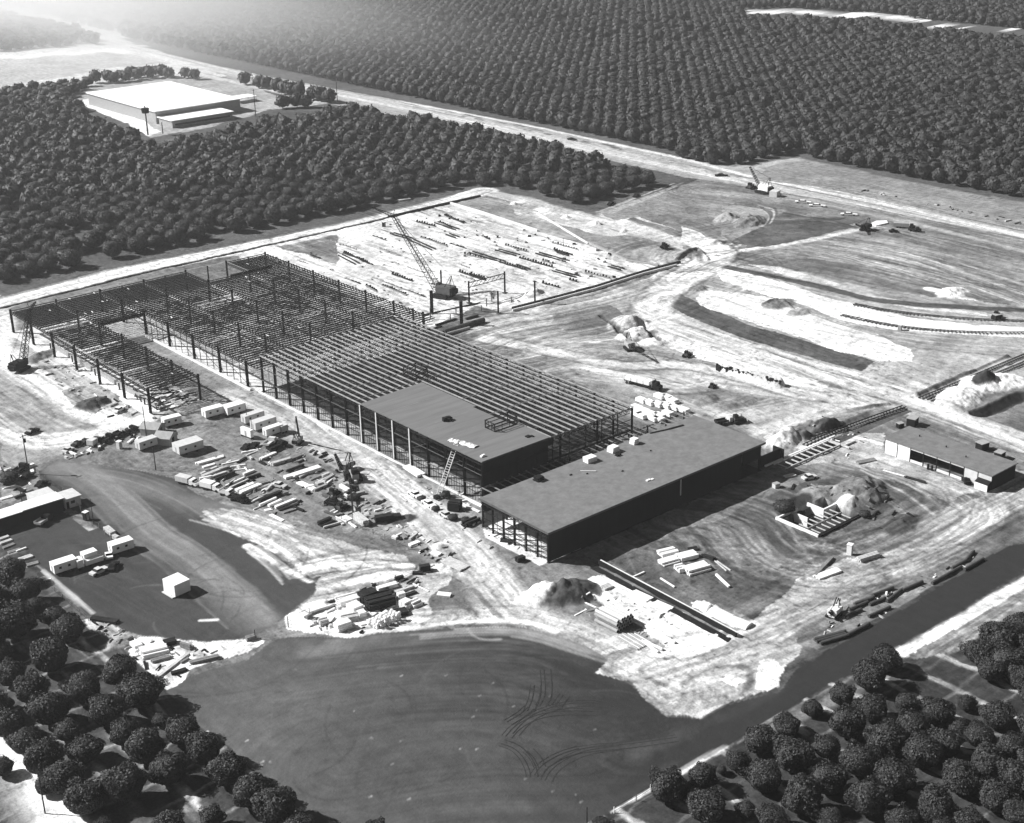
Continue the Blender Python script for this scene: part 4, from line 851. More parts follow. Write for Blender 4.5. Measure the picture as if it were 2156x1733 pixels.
# ------------------------------------------------------------------ poles
def pole(t, bx, by, tx, ty, label, arms=1, r=.17, extra=None):
    c, h = height_of(t, (bx, by), (tx, ty)); o = thing('utility_pole', label, 'pole', (c.x, c.y, 0), .3, 'wooden poles around the site')
    mb().tube((0, 0, -.2), (0, 0, h), r, 8, r*.7).build('post', M_POLE, o)
    for k in range(arms): mb().box(-1.1, -.08, h-.6-k*1.1, 1.1, .08, h-.42-k*1.1).build('crossarm', M_POLE, o)
    if extra == 'drum': mb().tube((.45, 0, h-2.6), (.45, 0, h-1.5), .35).build('transformer', M_DARK, o)
    return o
pole('p', 585, 300, 569, 82, 'tall dark pole in front of the gabled site huts', 0)
pole('p', 650, 525, 634, 365, 'dark pole with pale footing at the edge of the office yard', 0)
pole('r', 653, 430, 633, 255, 'thin pole beside the dark privy at the lower left yard', 0, .11)
pole('d', 182, 1258, 140, 1012, 'tall pole with crossarm and drum above the long shed', 1, .2, 'drum')
pole('d', 140, 1440, 128, 1362, 'short pole behind the long white shed roof', 0, .13)
pole('g', 285, 1668, 246, 1412, 'leaning pole beside the white road in the bottom left grove', 0, .16)
pole('h', 1549, 1740, 1548, 1630, 'pole top at the bottom edge among the right grove', 0, .16)
pole('l', 445, 518, 431, 340, 'tall pole with a round tank top in front of the far factory', 0, .5)
c, h = height_of('l', (445, 518), (431, 350)); mb().tube((0, 0, h-3.5), (0, 0, h-.5), 2.2, 12, 2.6).build('tank', M_DARK, [o for o in bpy.data.objects if o.get('label', '').startswith('tall pole with a round')][0])
pole('l', 536, 510, 531, 440, 'short pole at the corner of the far factory wing', 0, .35)
pole('l', 1102, 405, 1086, 240, 'tall pole right of the far factory', 1, .3)
pole('a', 2130, 640, 2124, 518, 'tall pole beside the highway near the orchard', 2, .3)
pole('i', 1160, 790, 1158, 662, 'dark pole among the first trees of the right grove', 0, .15)
pole('q', 590, 200, 578, 70, 'thin pole between the office trailers', 0, .11); pole('q', 628, 300, 622, 160, 'thin pole at the left end of the office trailer row', 0, .11)
pole('g', 1820, 490, 1818, 425, 'left gatepost pole where the asphalt fields meet', 0, .13); pole('g', 1612, 570, 1610, 510, 'right gatepost pole beside the white storage ground', 0, .13)
pole('b', 1400, 350*0+1560, 1400, 1500, 'thin rod standing among the footing trenches', 0, .12)

# ------------------------------------------------------------------ trailers and huts
def trailer(t, x0, y0, x1, y1, W, H, label, m, name='site_trailer', cat='trailer', win=2, z=.7, group='site office trailers'):
    c, r, L = front(t, x0, y0, x1, y1, W, z); o = thing(name, label, cat, (c.x, c.y, 0), r, group)
    b = mb(); P = [(-L/2, z), (L/2, z), (L/2, H), (L/2-.3, H+.12), (-L/2+.3, H+.12), (-L/2, H)]; b.side(P, -W/2, W/2); b.build('body', m, o)
    mb().box(-L/2-.06, -W/2-.06, H+.12, L/2+.06, W/2+.06, H+.2).build('roof', M_WHITE if m is M_WHITE else M_PALE, o)
    for k in range(win):
        x = -L/2+L*(k+.7)/(win+.6); w_ = mb().box(x-.35, -W/2-.05, z+1.0, x+.35, -W/2, z+1.6).build('window', M_GLASS, o)
    mb().box(-L/2-.04, -.4, z, -L/2, .4, z+1.8).build('door', M_GREY, o)
    for x in (-L*.22, L*.22):
        for y in (-W/2+.1, W/2-.3): mb().tube((x, y, .38), (x, y+.2, .38), .38, 10).build('wheel', M_BLACK, o)
    mb().box(L/2, -.1, z-.1, L/2+.9, .1, z+.05).build('hitch', M_DARK, o)
    return o
trailer('p', 712, 222, 833, 192, 2.8, 3.0, 'long white office trailer behind the gabled huts', M_WHITE)
trailer('p', 540, 384, 664, 342, 2.8, 3.0, 'pale office trailer with round end window in front of the huts', M_PALE)
trailer('p', 816, 418, 985, 366, 4.6, 3.2, 'widest pale office trailer with a white end, right of the huts', M_PALE)
trailer('q', 302, 160, 430, 125, 3.0, 3.0, 'white office trailer nearest the steel frame, left of the back pair', M_WHITE)
trailer('q', 455, 142, 582, 104, 3.6, 3.1, 'white office trailer with two dark windows, right of the back pair', M_WHITE)
trailer('q', 578, 200, 712, 156, 2.6, 2.9, 'pale trailer behind the front row of office trailers', M_PALE)
trailer('q', 650, 248, 795, 200, 3.2, 3.0, 'pale trailer with two small windows in the middle of the row', M_PALE)
trailer('q', 725, 290, 838, 252, 2.2, 2.9, 'narrow white trailer at the front of the row', M_WHITE, win=1)
trailer('q', 830, 262, 876, 246, 2.6, 2.6, 'short dark trailer end beside the narrow white trailer', M_GREY, win=0)
trailer('q', 615, 300, 635, 292, 5.0, 3.0, 'small tall white kiosk at the left end of the trailer row', M_WHITE, win=0)
trailer('r', 382, 778, 542, 726, 3.0, 3.0, 'long white trailer with paired windows in the lower left yard', M_WHITE, group='trailers in the lower left yard')
trailer('r', 545, 738, 586, 724, 2.6, 2.6, 'short white extension joined to the long lower left trailer', M_WHITE, win=0, group='trailers in the lower left yard')
trailer('r', 600, 720, 722, 680, 1.6, 1.6, 'low white flat trailer between the two lower left trailers', M_WHITE, win=0, z=.5, group='trailers in the lower left yard')
trailer('r', 592, 700, 684, 668, 2.4, 2.9, 'small white caravan behind the low flat trailer', M_WHITE, win=0, group='trailers in the lower left yard')
trailer('r', 785, 640, 935, 592, 3.0, 3.0, 'clean white trailer with windows nearest the dusty track', M_WHITE, group='trailers in the lower left yard')
o = thing('storage_container', 'plain white boxy container alone on the dark asphalt field', 'container', (140.4, 300.6, 0), .1)
mb().box(-2.3, -2.6, .35, 2.3, 2.6, 3.5).build('body', M_WHITE, o); mb().box(-2.36, -2.66, 3.5, 2.36, 2.66, 3.6).build('roof', M_WHITE, o); mb().box(-3.1, -2.4, .1, -2.3, 2.4, .34).build('step', M_WOOD, o)
for x in (-1.6, 1.6): mb().box(x-.2, -2.5, 0, x+.2, 2.5, .34).build('skid', M_DARK, o)
# long shed lower left
T = thing('long_shed', 'long open-fronted shed with a bright white roof at the left edge', 'shed', (108, 364.2, 0), 0)
mb().box(0, -.3, 3.9, 19, 5.4, 4.05).build('roof', M_WHITE, T); mb().box(19, -.3, 4.1, 31.2, 5.4, 4.25).build('roof', M_WHITE, T)
mb().box(0, 5.0, 0, 31, 5.2, 3.85).build('rear_wall', M_GREY, T); mb().box(0, 0, 0, 31, .15, 3.7).build('front_shade', M_WALL, T); mb().box(30.8, .2, 0, 31, 5, 3.8).build('end_wall', M_PALE, T)  # dark sheet across the open front stands in for the shade inside
T = thing('yard_office', 'pale low office joined to the right end of the long shed', 'building', (139.8, 365, 0), 0)
mb().box(0, 0, 0, 4.6, 5.6, 3.0).build('wall', M_PALE, T); mb().box(-.3, -.3, 3.0, 4.9, 5.9, 3.15).build('roof', M_PALE, T); mb().box(1.6, -.05, 1.2, 2.8, 0, 2.1).build('window', M_GLASS, T); mb().box(.2, -.05, 0, 1.0, 0, 2.1).build('door', M_DARK, T)
T = thing('back_office', 'pale block behind the roof of the yard office', 'building', (137.2, 372, 0), 0); mb().box(-4, 0, 0, 2.4, 4.4, 3.0).build('wall', M_PALE, T); mb().box(-4.2, -.2, 3.0, 2.6, 4.6, 3.15).build('roof', M_PALE, T)
def gable(c, r, L, W, H, label):
    T = thing('gabled_hut', label, 'hut', (c.x, c.y, 0), r, 'gabled site huts'); mb().box(-L/2, -W/2, 0, L/2, W/2, H).build('wall', M_GREY, T)
    b = mb(); k = .35
    b.v += [(-L/2-k, -W/2-k, H-.1), (L/2+k, -W/2-k, H-.1), (L/2+k, W/2+k, H-.1), (-L/2-k, W/2+k, H-.1), (-L/2-k, 0, H+1.3), (L/2+k, 0, H+1.3)]; b.f += [(0, 1, 5, 4), (2, 3, 4, 5), (0, 4, 3), (1, 2, 5), (3, 2, 1, 0)]
    b.build('roof', M_GREY, T); mb().box(L/2, -.9, 0, L/2+.05, .6, 2.1).build('door', M_DARK, T); return T
gable(at('p', 722, 330), -.95, 5.2, 5.4, 2.6, 'grey gabled hut between the office trailers, nearer one')
gable(at('p', 632, 265), -.95, 6.0, 5.4, 2.6, 'grey gabled hut behind the tall pole, farther one')
def privy(t, x, y, label, m, h=2.4):
    c = at(t, x, y); o = thing('portable_toilet', label, 'privy', (c.x, c.y, 0), .3); mb().box(-.65, -.65, 0, .65, .65, h).build('body', m, o); mb().box(-.75, -.75, h, .75, .75, h+.14).build('roof', M_WHITE, o); mb().box(-.4, -.7, .1, .4, -.65, h-.3).build('door', M_GREY, o)
privy('p', 398, 372, 'upright pale privy left of the office trailers', M_PALE); privy('r', 602, 398, 'dark privy with white cap by the lower left yard fence', M_DARK); privy('j', 283, 240, 'dark privy alone on the white foundation field', M_DARK)
privy('w', 605, 815, 'small white booth on the right-hand yard', M_WHITE, 3.0); privy('f', 1372, 350, 'tiny hut beside the curving rails', M_GREY, 2.0)

# ------------------------------------------------------------------ vehicles
def wheels(o, xs, W, r=.42, w=.25):
    for x in xs:
        for s in (-1, 1): mb().tube((x, s*(W/2)-.0, r), (x, s*(W/2)-s*w, r), r, 10).build('wheel', M_BLACK, o)
def car(t, x, y, rz, label, m, L=5.2):
    c = at(t, x, y); o = thing('parked_car', label, 'car', (c.x, c.y, 0), rz, 'cars and pickups on the site'); W = 1.9; s = L/5.2
    b = mb(); b.side([(-2.6*s, .35), (2.6*s, .35), (2.62*s, .8), (1.3*s, .98), (-1.5*s, 1.0), (-2.6*s, .9)], -W/2, W/2); b.build('body', m, o)
    b = mb(); b.side([(-1.5*s, 1.0), (1.1*s, .98), (.5*s, 1.45), (-1.0*s, 1.47)], -W/2+.12, W/2-.12); b.build('window', M_GLASS, o); mb().box(-1.0*s, -W/2+.14, 1.46, .5*s, W/2-.14, 1.54).build('roof', m, o)
    wheels(o, (-1.6*s, 1.6*s), W+.04, .36); mb().box(2.6*s, -W/2, .4, 2.7*s, W/2, .6).build('bumper', M_GREY, o); return o
def pickup(t, x, y, rz, label, m, L=6.2, bed=None, load=None):
    c = at(t, x, y); o = thing('truck', label, 'truck', (c.x, c.y, 0), rz, 'trucks on the site'); W = 2.2; h = L/2
    mb().side([(h-2.6, .6), (h, .6), (h, 1.3), (h-.9, 1.45), (h-1.3, 2.15), (h-2.5, 2.15)], -W/2, W/2).build('cab', m, o)
    mb().box(h-1.2, -W/2+.1, 1.5, h-.98, W/2-.1, 2.0).build('windscreen', M_GLASS, o)
    mb().box(-h, -.5, .6, h-2.6, .5, .85).build('chassis', M_DARK, o); mb().box(-h, -W/2-.1, .9, h-2.8, W/2+.1, 1.1).build('bed', bed or m, o)
    if load == 'box': mb().box(-h, -W/2-.1, 1.12, h-2.9, W/2+.1, 2.5).build('box_body', bed or m, o)
    elif load: mb().box(-h, -W/2-.1, 1.12, -h+.1, W/2+.1, 1.6).box(-h+.1, -W/2-.1, 1.12, h-2.9, -W/2, 1.6).box(-h+.1, W/2, 1.12, h-2.9, W/2+.1, 1.6).build('side_board', bed or m, o)
    wheels(o, (-h*.62, -h*.35, h-1.1) if L > 7 else (-h*.55, h-1.1), W+.1, .48); return o
def head(t, x0, y0, x1, y1): p = at(t, x0, y0); q = at(t, x1, y1); return math.atan2(q.y-p.y, q.x-p.x)
R_ = head('s', 860, 200, 1180, 400)
car('s', 885, 232, R_+math.pi, 'white car with dark hood, first of three parked beside the tall frame', M_WHITE, 5.0)
car('s', 985, 300, R_, 'white car, middle of three parked beside the tall frame', M_WHITE, 5.6)
car('s', 1105, 378, R_, 'pale car, last of three parked nearest the near hall', M_PALE, 5.0)
for x, y, r, lb in ((935, 268, 1.3, 'dark round bush between the first and middle parked cars'), (1030, 335, 1.2, 'dark low bush in front of the middle parked car'), (1150, 400, 1.5, 'dark bush at the end of the parked cars'), (1095, 240, 1.6, 'dark bush at the foot of the roof hoist')):
    pass
A_ = head('q', 100, 600, 265, 640)
pickup('q', 178, 622, A_, 'pale flatbed truck, first of the trucks along the edge of the beam yard', M_WHITE, 7.6, M_PALE, 'box')
pickup('q', 345, 660, A_, 'white boxy truck, second along the edge of the beam yard', M_WHITE, 7.2, M_WHITE, 'box')
pickup('q', 455, 700, A_, 'small truck nosing into the white beams, third along the yard edge', M_WHITE, 5.2, M_GREY, None)
pickup('q', 530, 738, A_, 'dark truck, last along the edge of the beam yard', M_DARK, 6.0, M_DARK, 'side')
car('q', 815, 640, A_, 'pale car standing in the gap of the beam yard', M_PALE, 4.6)
car('q', 590, 372, .4, 'dark car in front of the kiosk', M_DARK, 4.8); car('q', 640, 362, .6, 'dark van beside the dark car near the kiosk', M_DARK, 4.6)
pickup('q', 800, 372, .2, 'dark lorry with pale cab roof below the narrow trailer', M_DARK, 7.4, M_DARK, 'side')
pickup('q', 755, 345, .5, 'pale flat lorry below the narrow white trailer', M_PALE, 6.0, M_PALE, 'side')
pickup('p', 230, 345, .5, 'dark truck with a white top, third of the vehicles left of the privy', M_DARK, 5.6, M_PALE, 'box'); pickup('p', 315, 320, .5, 'dark truck nearest the privy on its left', M_DARK, 6.0, M_DARK, 'side')
car('p', 110, 350, .3, 'dark car at the left end of the vehicle row beside the sandy road', M_DARK, 4.6); car('p', 165, 335, .3, 'dark car, second from the left beside the sandy road', M_DARK, 4.4)
pickup('p', 415, 275, .3, 'pale truck with an open bed behind the privy', M_PALE, 5.6, M_DARK, 'side'); pickup('p', 480, 262, .3, 'dark truck left of the farther gabled hut', M_DARK, 5.4, M_DARK, 'side')
car('p', 40, 395, .4, 'white car at the far left of the yard scrap row', M_PALE, 4.0)
car('d', 205, 1000, .35, 'dark machine with a round seat alone on the sandy road bend', M_DARK, 5.0)
car('p', 395, 112, .5, 'white car parked beside the low frame', M_WHITE, 5.0)
pickup('r', 310, 420, .5, 'dark pickup in front of the long shed', M_DARK, 6.0, M_GREY, 'side'); car('r', 690, 768, .2, 'pale car below the lower left trailers', M_PALE, 5.0); car('r', 790, 735, .8, 'dark car right of the lower left trailers', M_DARK, 5.0)
car('r', 760, 660, 1.2, 'white-fronted car beside the clean white trailer', M_WHITE, 3.6)
pickup('r', 150, 60, .6, 'dark truck at the left edge above the long shed', M_DARK, 6, M_DARK, 'side'); car('r', 60, 95, .2, 'dark car at the left edge above the long shed', M_DARK, 5); car('r', 190, 105, .4, 'dark car below the pole with the drum', M_DARK, 4.2); car('r', 290, 160, .5, 'dark trailer by the fence above the yard office', M_DARK, 4)
car('c', 245, 1113, -.8, 'dark car driving on the highway', M_DARK, 7.0)
for x, y, lb in ((760, 1282, 'white long car, first of three beside the highway bend'), (850, 1305, 'white long car, second of three beside the highway bend'), (1050, 1360, 'white long car, third of three beside the highway bend')):
    car('c', x, y, -.95, lb, M_WHITE, 8.0)
car('b', 1455, 885, -1.2, 'dark car on the far highway lane', M_DARK, 6.0)
car('b', 1860, 1240, .5, 'dark car at the corner of the orchard', M_DARK, 7.0); car('b', 1700, 1290, .5, 'dark long car under the last orchard trees', M_DARK, 7.0)
pickup('f', 270, 940, -.3, 'dark pickup behind the near hall roof', M_PALE, 7.0, M_DARK, 'side')
car('f', 800, 1290, -.3, 'pale vehicle beside the spoil heap at the hall shadow', M_PALE, 4.6)
car('f', 1790, 1312, .9, 'dark car in front of the garage', M_DARK, 3.6)
pickup('c', 1400, 1440, -1.0, 'long dark lorry with a flat load on the open ground', M_DARK, 10., M_GREY, 'box'); pickup('c', 1465, 1462, -1.0, 'dark tractor beside the long dark lorry', M_DARK, 6.0, M_DARK, None)
car('c', 1330, 1465, -.8, 'small dark machine left of the long lorry', M_DARK, 4.0)
c = at('c', 1240, 1412); o = mb().prism([(-5, -2), (3, -3), (6, 0), (2, 3), (-4, 2)], 0, .5).build('sand_pad', M_WHITE); tag(o, 'small white pad of sand left of the long lorry', 'pad'); o.location = (c.x, c.y, 0)
# semi trailer loaded with blocks
p = at('m', 235, 425); q = at('m', 450, 480); r = math.atan2(q.y-p.y, q.x-p.x); c = (p+q)/2; L = (q-p).length
o = thing('semi_trailer', 'dark articulated lorry loaded with white pallets beside the tall frame', 'lorry', (c.x, c.y, 0), r)
mb().box(-L/2, -1.3, 1.1, L/2-3.2, 1.3, 1.4).build('flatbed', M_DARK, o); wheels(o, (-L/2+1, -L/2+2.2, L/2-4, L/2-.9), 2.5, .5)
mb().side([(L/2-2.9, .7), (L/2-.2, .7), (L/2-.2, 1.7), (L/2-1.2, 1.9), (L/2-1.5, 2.9), (L/2-2.9, 2.9)], -1.2, 1.2).build('cab', M_DARK, o); mb().box(L/2-3.15, -1.3, 1.42, L/2-3.0, 1.3, 3.4).build('headboard', M_GREY, o)
for k in range(4):
    a = thing('block_pallet', 'white pallet on the articulated lorry beside the tall frame', 'pallet', Vector((c.x, c.y, 1.41))+Vector((math.cos(r), math.sin(r), 0))*(-L/2+1.5+k*2.5), r, 'pallets riding on the lorry')
    mb().box(-1.1, -1.2, 0, 1.1, 1.2, 1.3).build('blocks', M_WHITE, a)
# pallets of white blocks beside the tall frame
pal = None; K = 0
lb = ['back', 'middle', 'front']
for rr, rw in enumerate(([(440, 520), (490, 530), (520, 548)], [(330, 545), (380, 560), (430, 570), (480, 580), (530, 590), (585, 605)], [(300, 590), (345, 610), (395, 632), (440, 640), (490, 625), (300, 625)], [(330, 640), (400, 655), (435, 660)])):
    for cc, (x, y) in enumerate(rw):
        c = at('m', x, y); L = 5.0
        o = thing('block_pallet', 'white panel stack between tall frame and near hall, %s from left in %s row' % (['first', 'second', 'third', 'fourth', 'fifth', 'sixth'][cc], ['back', 'second', 'third', 'front'][rr]), 'pallet', (c.x, c.y, 0), -.02+random.uniform(-.08, .08), 'white stacks between the tall frame and the near hall roof')
        mb().box(-1.15, -2.0, .15, 1.15, 2.0, .75).build('layer', M_WHITE, o); mb().box(-1.1, -1.95+random.random()*.3, .8, 1.1, 1.9, 1.35).build('layer', M_WHITE, o)
        for s in (-1.2, 1.2): mb().box(-1.1, s-.1, 0, 1.1, s+.1, .15).build('skid', M_DARK, o)
# ------------------------------------------------------------------ cranes
def lattice(b, p, q, w0, w1, n, r=.12):
    p = Vector(p); q = Vector(q); d = (q-p).normalized(); a = d.cross(Vector((0, 0, 1))).normalized(); c = a.cross(d)
    C = []
    for i in range(n+1):
        t = i/n; w = w0+(w1-w0)*t; o = p.lerp(q, t); C.append([o+(a*s+c*u)*w/2 for s, u in ((-1, -1), (1, -1), (1, 1), (-1, 1))])
    for k in range(4): b.beam(C[0][k], C[-1][k], r*1.6)
    for i in range(n):
        for k in range(4): b.beam(C[i][k], C[i+1][(k+1) % 4], r); b.beam(C[i][(k+1) % 4], C[i+1][k], r*.8)
    return b
def crane(base, tip, label, w=1.6, n=14, jib=None, body=1., mcol=None, rz=None, pend=True):
    base = Vector(base); tip = Vector(tip); dirv = (tip-base); az = math.atan2(dirv.y, dirv.x) if rz is None else rz
    o = thing('lattice_crane', label, 'crane', (base.x, base.y, 0), az, 'cranes on the site'); ca, sa = math.cos(-az), math.sin(-az)
    def loc(v): v = Vector(v)-Vector((base.x, base.y, 0)); return Vector((v.x*ca-v.y*sa, v.x*sa+v.y*ca, v.z))
    k = body; mc = mcol or M_DARK
    for s in (-1, 1): mb().side([(-2.3*k, .3), (-1.9*k, 0), (1.9*k, 0), (2.3*k, .3), (2.3*k, .8*k), (1.9*k, 1.0*k), (-1.9*k, 1.0*k), (-2.3*k, .8*k)], s*1.6*k-.4*k, s*1.6*k+.4*k).build('track', M_DARK, o)
    mb().box(-1.9*k, -1.15*k, .5*k, 1.9*k, 1.15*k, 1.05*k).build('carbody', mc, o)
    mb().box(-3.0*k, -1.4*k, 1.2*k, 1.2*k, 1.4*k, 2.9*k).build('machinery_house', mc, o); mb().box(1.25*k, -1.4*k, 1.2*k, 2.2*k, -.3*k, 3.1*k).build('cab', mc, o); mb().box(1.5*k, -1.44*k, 1.9*k, 2.1*k, -1.4*k, 2.8*k).build('window', M_GLASS, o)
    mb().box(-3.6*k, -1.3*k, 1.2*k, -3.05*k, 1.3*k, 2.4*k).build('counterweight', M_DARK, o)
    f = Vector((1.4*k, 0, 1.6*k)); tl = loc(tip); lattice(mb(), f, tl, w, w*.5, n, .1).build('boom', M_DARK, o)
    g = Vector((-2.6*k, 0, 5.6*k)); b = mb(); b.beam((-1.2*k, -.9*k, 2.9*k), g+Vector((0, -.5, 0)), .2); b.beam((-1.2*k, .9*k, 2.9*k), g+Vector((0, .5, 0)), .2); b.beam((-2.9*k, -.8*k, 2.9*k), g, .14); b.beam((-2.9*k, .8*k, 2.9*k), g, .14); b.build('gantry', M_DARK, o)
    if pend: b = mb(); b.beam(g+Vector((0, -.3, 0)), tl, .06); b.beam(g+Vector((0, .3, 0)), tl, .06); b.build('pendant_line', M_DARK, o)
    if jib is not None:
        jl = loc(jib); lattice(mb(), tl, jl, w*.5, .25, max(4, n//3), .08).build('jib', M_DARK, o); b = mb(); mst = tl+Vector((-.8, 0, 2.6)); b.beam(tl, mst, .15); b.beam(mst, jl, .06); b.beam(mst, f.lerp(tl, .5), .06); b.build('jib_mast', M_DARK, o)
    return o
tz = 31.; tp = at('j', 340, 172, tz); jz = 37.; jp = at('j', 212, 122, jz)
crane((339.5, 446.0, 0), tp, 'large crane with a long lattice boom and jib standing over the white foundations', 2.6, 26, jp, 1.7, M_STEEL)
tp = at('x1', 512, 372, 20.); jp = at('x1', 618, 246, 24.)
crane((176.6, 484.5, 0), tp, 'dark crawler crane with an upright boom at the far left corner of the frame', 2.2, 13, jp, 1.25)
b0 = at('e', 52, 1290); tp = at('e', 70, 1520, 1.2)
o = crane((b0.x, b0.y, 0), at('s', 458, 362, 1.6), 'crane with its boom lowered towards the camera beside the central haul road', .55, 16, None, .8, M_DARK, pend=False)
o = crane(at('s', 400, 60), at('s', 330, -60, 7), 'yard crane with a short raised boom at the top of the beam yard', .9, 6, None, .95, M_GREY)
o = crane(at('q', 945, 335), at('q', 928, 150, 11.), 'small derrick with a thin mast right of the office trailers', .5, 9, None, .7, M_GREY, rz=.5)
o = crane(at('c', 510, 1218), at('c', 425, 1052, 12), 'small white crane beside the highway with its boom tilted left', 1.2, 10, None, 1.5, M_WHITE)
c = at('c', 582, 1240); o = thing('site_box', 'pale box just right of the white crane by the highway', 'crate', (c.x, c.y, 0), .3); mb().box(-2.4, -2, 0, 2.4, 2, 3).build('body', M_PALE, o)
o = crane(at('c', 1155, 1455), at('c', 1092, 1415, 5), 'small dark crane with a stub boom left of the long lorry', .8, 5, None, 1.0)
o = crane(at('m', 260, 225), at('m', 345, 240, 4.0), 'excavator with a low arm beside the white spoil heap', .7, 5, None, 1.0, M_GREY)
p = Vector((222.6, 298.6, .2)); q = Vector((231.2, 300.2, 13.9)); o = thing('roof_hoist', 'pale ladder hoist leaning on the edge of the grey deck', 'hoist', (p.x, p.y, 0)); q = q-Vector((p.x, p.y, 0)); p = Vector((0, 0, .2)); s = Vector((-.12, .75, 0))
mb().beam(p-s, q-s, .2).build('rail', M_WOOD, o); mb().beam(p+s, q+s, .2).build('rail', M_WOOD, o)
b = mb(); [b.beam(p.lerp(q, (k+.5)/22)-s, p.lerp(q, (k+.5)/22)+s, .12) for k in range(22)]; b.build('rungs', M_WOOD, o)
mb().box(-1.2, -1, 0, .2, .6, 1.0).build('engine', M_DARK, o)
# ------------------------------------------------------------------ stacks of beams, timber and pipe
def stack(t, x0, y0, x1, y1, W, H, label, m, name='beam_stack', cat='stack', group=None, n=None, gap=.12, layers=None):
    c, r, L = front(t, x0, y0, x1, y1, W); o = thing(name, label, cat, (c.x, c.y, ground_z(c.x, c.y)), r, group)
    n = n or max(1, int(W/.55)); layers = layers or max(1, int(H/.5)); rr = random.Random(int(x0*7+y0))
    for k in range(layers):
        b = mb(); z0 = H*k/layers; z1 = H*(k+.86)/layers
        for i in range(n):
            if k == layers-1 and k and rr.random() < .25: continue
            e0 = rr.uniform(0, .05)*L; e1 = rr.uniform(0, .05)*L; y = -W/2+W*i/n; b.box(-L/2+e0, y, z0+.02, L/2-e1, y+W/n-min(gap, W/n*.3), z1)
        b.build('layer', m, o)
    return o
YB = [(240,492,440,436,1.6,.7,'W','white timber pile at the upper left corner of the beam yard'),(285,513,372,487,1.2,.5,'W','short white timber pile below the upper left corner pile'),
 (273,556,385,506,.8,.5,'P','thin pale beam, first of the left pair of the yard'),(284,577,436,516,1.3,.7,'P','pale double beam, second from the left edge of the yard'),(335,582,452,541,.9,.6,'P','pale beam with a dark end, third from the left'),
 (385,612,525,556,1.6,1.3,'K','dark tall steel bundle in the middle left of the beam yard'),(440,642,575,581,.6,.6,'W','narrow white beam right of the dark bundle'),(468,658,602,596,.6,.6,'P','narrow pale beam, second right of the dark bundle'),
 (520,678,648,626,1.3,.9,'W','broad white bundle in the centre of the beam yard'),(550,703,695,641,1.6,1.1,'W','broadest white bundle beside the last truck'),(602,743,700,694,.8,.5,'D','grey thin beams right of the broad white bundle'),
 (622,753,732,698,.8,.5,'P','pale thin beams left of the long dark bundle'),(680,755,838,690,1.1,1.4,'K','long dark bundle near the lower corner of the beam yard'),(678,778,800,724,.7,.6,'W','white beam just below the long dark bundle'),
 (745,783,835,742,1.0,.9,'W','short white blocks below the long dark bundle'),(790,795,935,736,1.2,.8,'W','white ribbed bundle at the lower right of the beam yard'),(812,812,950,764,.9,.6,'K','dark beam below the white ribbed bundle'),(840,830,952,793,.6,.4,'D','thin grey beam at the lowest corner of the yard'),
 (565,563,645,532,.9,.8,'W','white crate-like stack above the centre of the yard'),(600,590,690,560,1.4,1.1,'K','dark box stack above the centre of the yard'),(410,493,540,463,.6,.4,'W','thin white pieces above the left beams'),(470,508,580,492,.6,.5,'W','white frame pieces at the top of the yard'),(480,528,586,517,.6,.4,'W','lower white frame pieces at the top of the yard'),
 (765,500,905,458,2.0,1.1,'P','big pale bundle at the left end of the second row'),(850,476,985,425,1.8,.8,'D','grey mesh bundle at the top of the second row'),(868,543,992,497,1.2,1.0,'K','dark bundle in the second row below the pale one'),(915,588,1112,524,2.4,1.1,'W','largest white ribbed bundle of the second row'),
 (858,592,918,575,1.8,.9,'W','white box at the left end of the largest bundle'),(1030,603,1122,563,.9,.5,'D','grey poles right of the largest bundle'),(1078,628,1132,612,1.6,.6,'P','pale block right of the grey poles'),(545,407,692,380,.8,.4,'W','thin white planks below the kiosk'),
 (582,425,682,385,.6,.4,'P','pale planks crossing below the kiosk'),(685,458,802,408,1.1,.7,'W','white bundle below the flat lorry'),(700,443,785,402,.6,.5,'P','pale bundle behind the one below the flat lorry'),(690,628,745,612,1.6,1.2,'D','grey frame crate in the gap of the yard'),
 (1000,655,1060,640,1.2,.7,'W','white block at the lower right of the second row'),(845,700,880,690,1.0,1.0,'D','upright grey drum at the lower edge of the yard')]
MM = {'W': M_WHITE, 'P': M_WOOD, 'K': M_JOIST, 'D': M_DWOOD}
for a in YB: stack('q', a[0], a[1], a[2], a[3], a[4], a[5], a[7], MM[a[6]], group='stacks in the beam yard')
for a in ((930,618,1045,672,2.0,.5,'W','white board stack pointing down right in the second row'),(738,838,830,884,1.2,.3,'W','flat white boards at the tip of the beam yard'),(830,850,912,915,.8,.3,'D','thin grey boards at the very tip of the beam yard'),(712,812,770,800,1.4,.3,'W','white scraps above the tip of the beam yard')):
    stack('q', a[0], a[1], a[2], a[3], a[4], a[5], a[7], MM[a[6]], group='stacks in the beam yard')
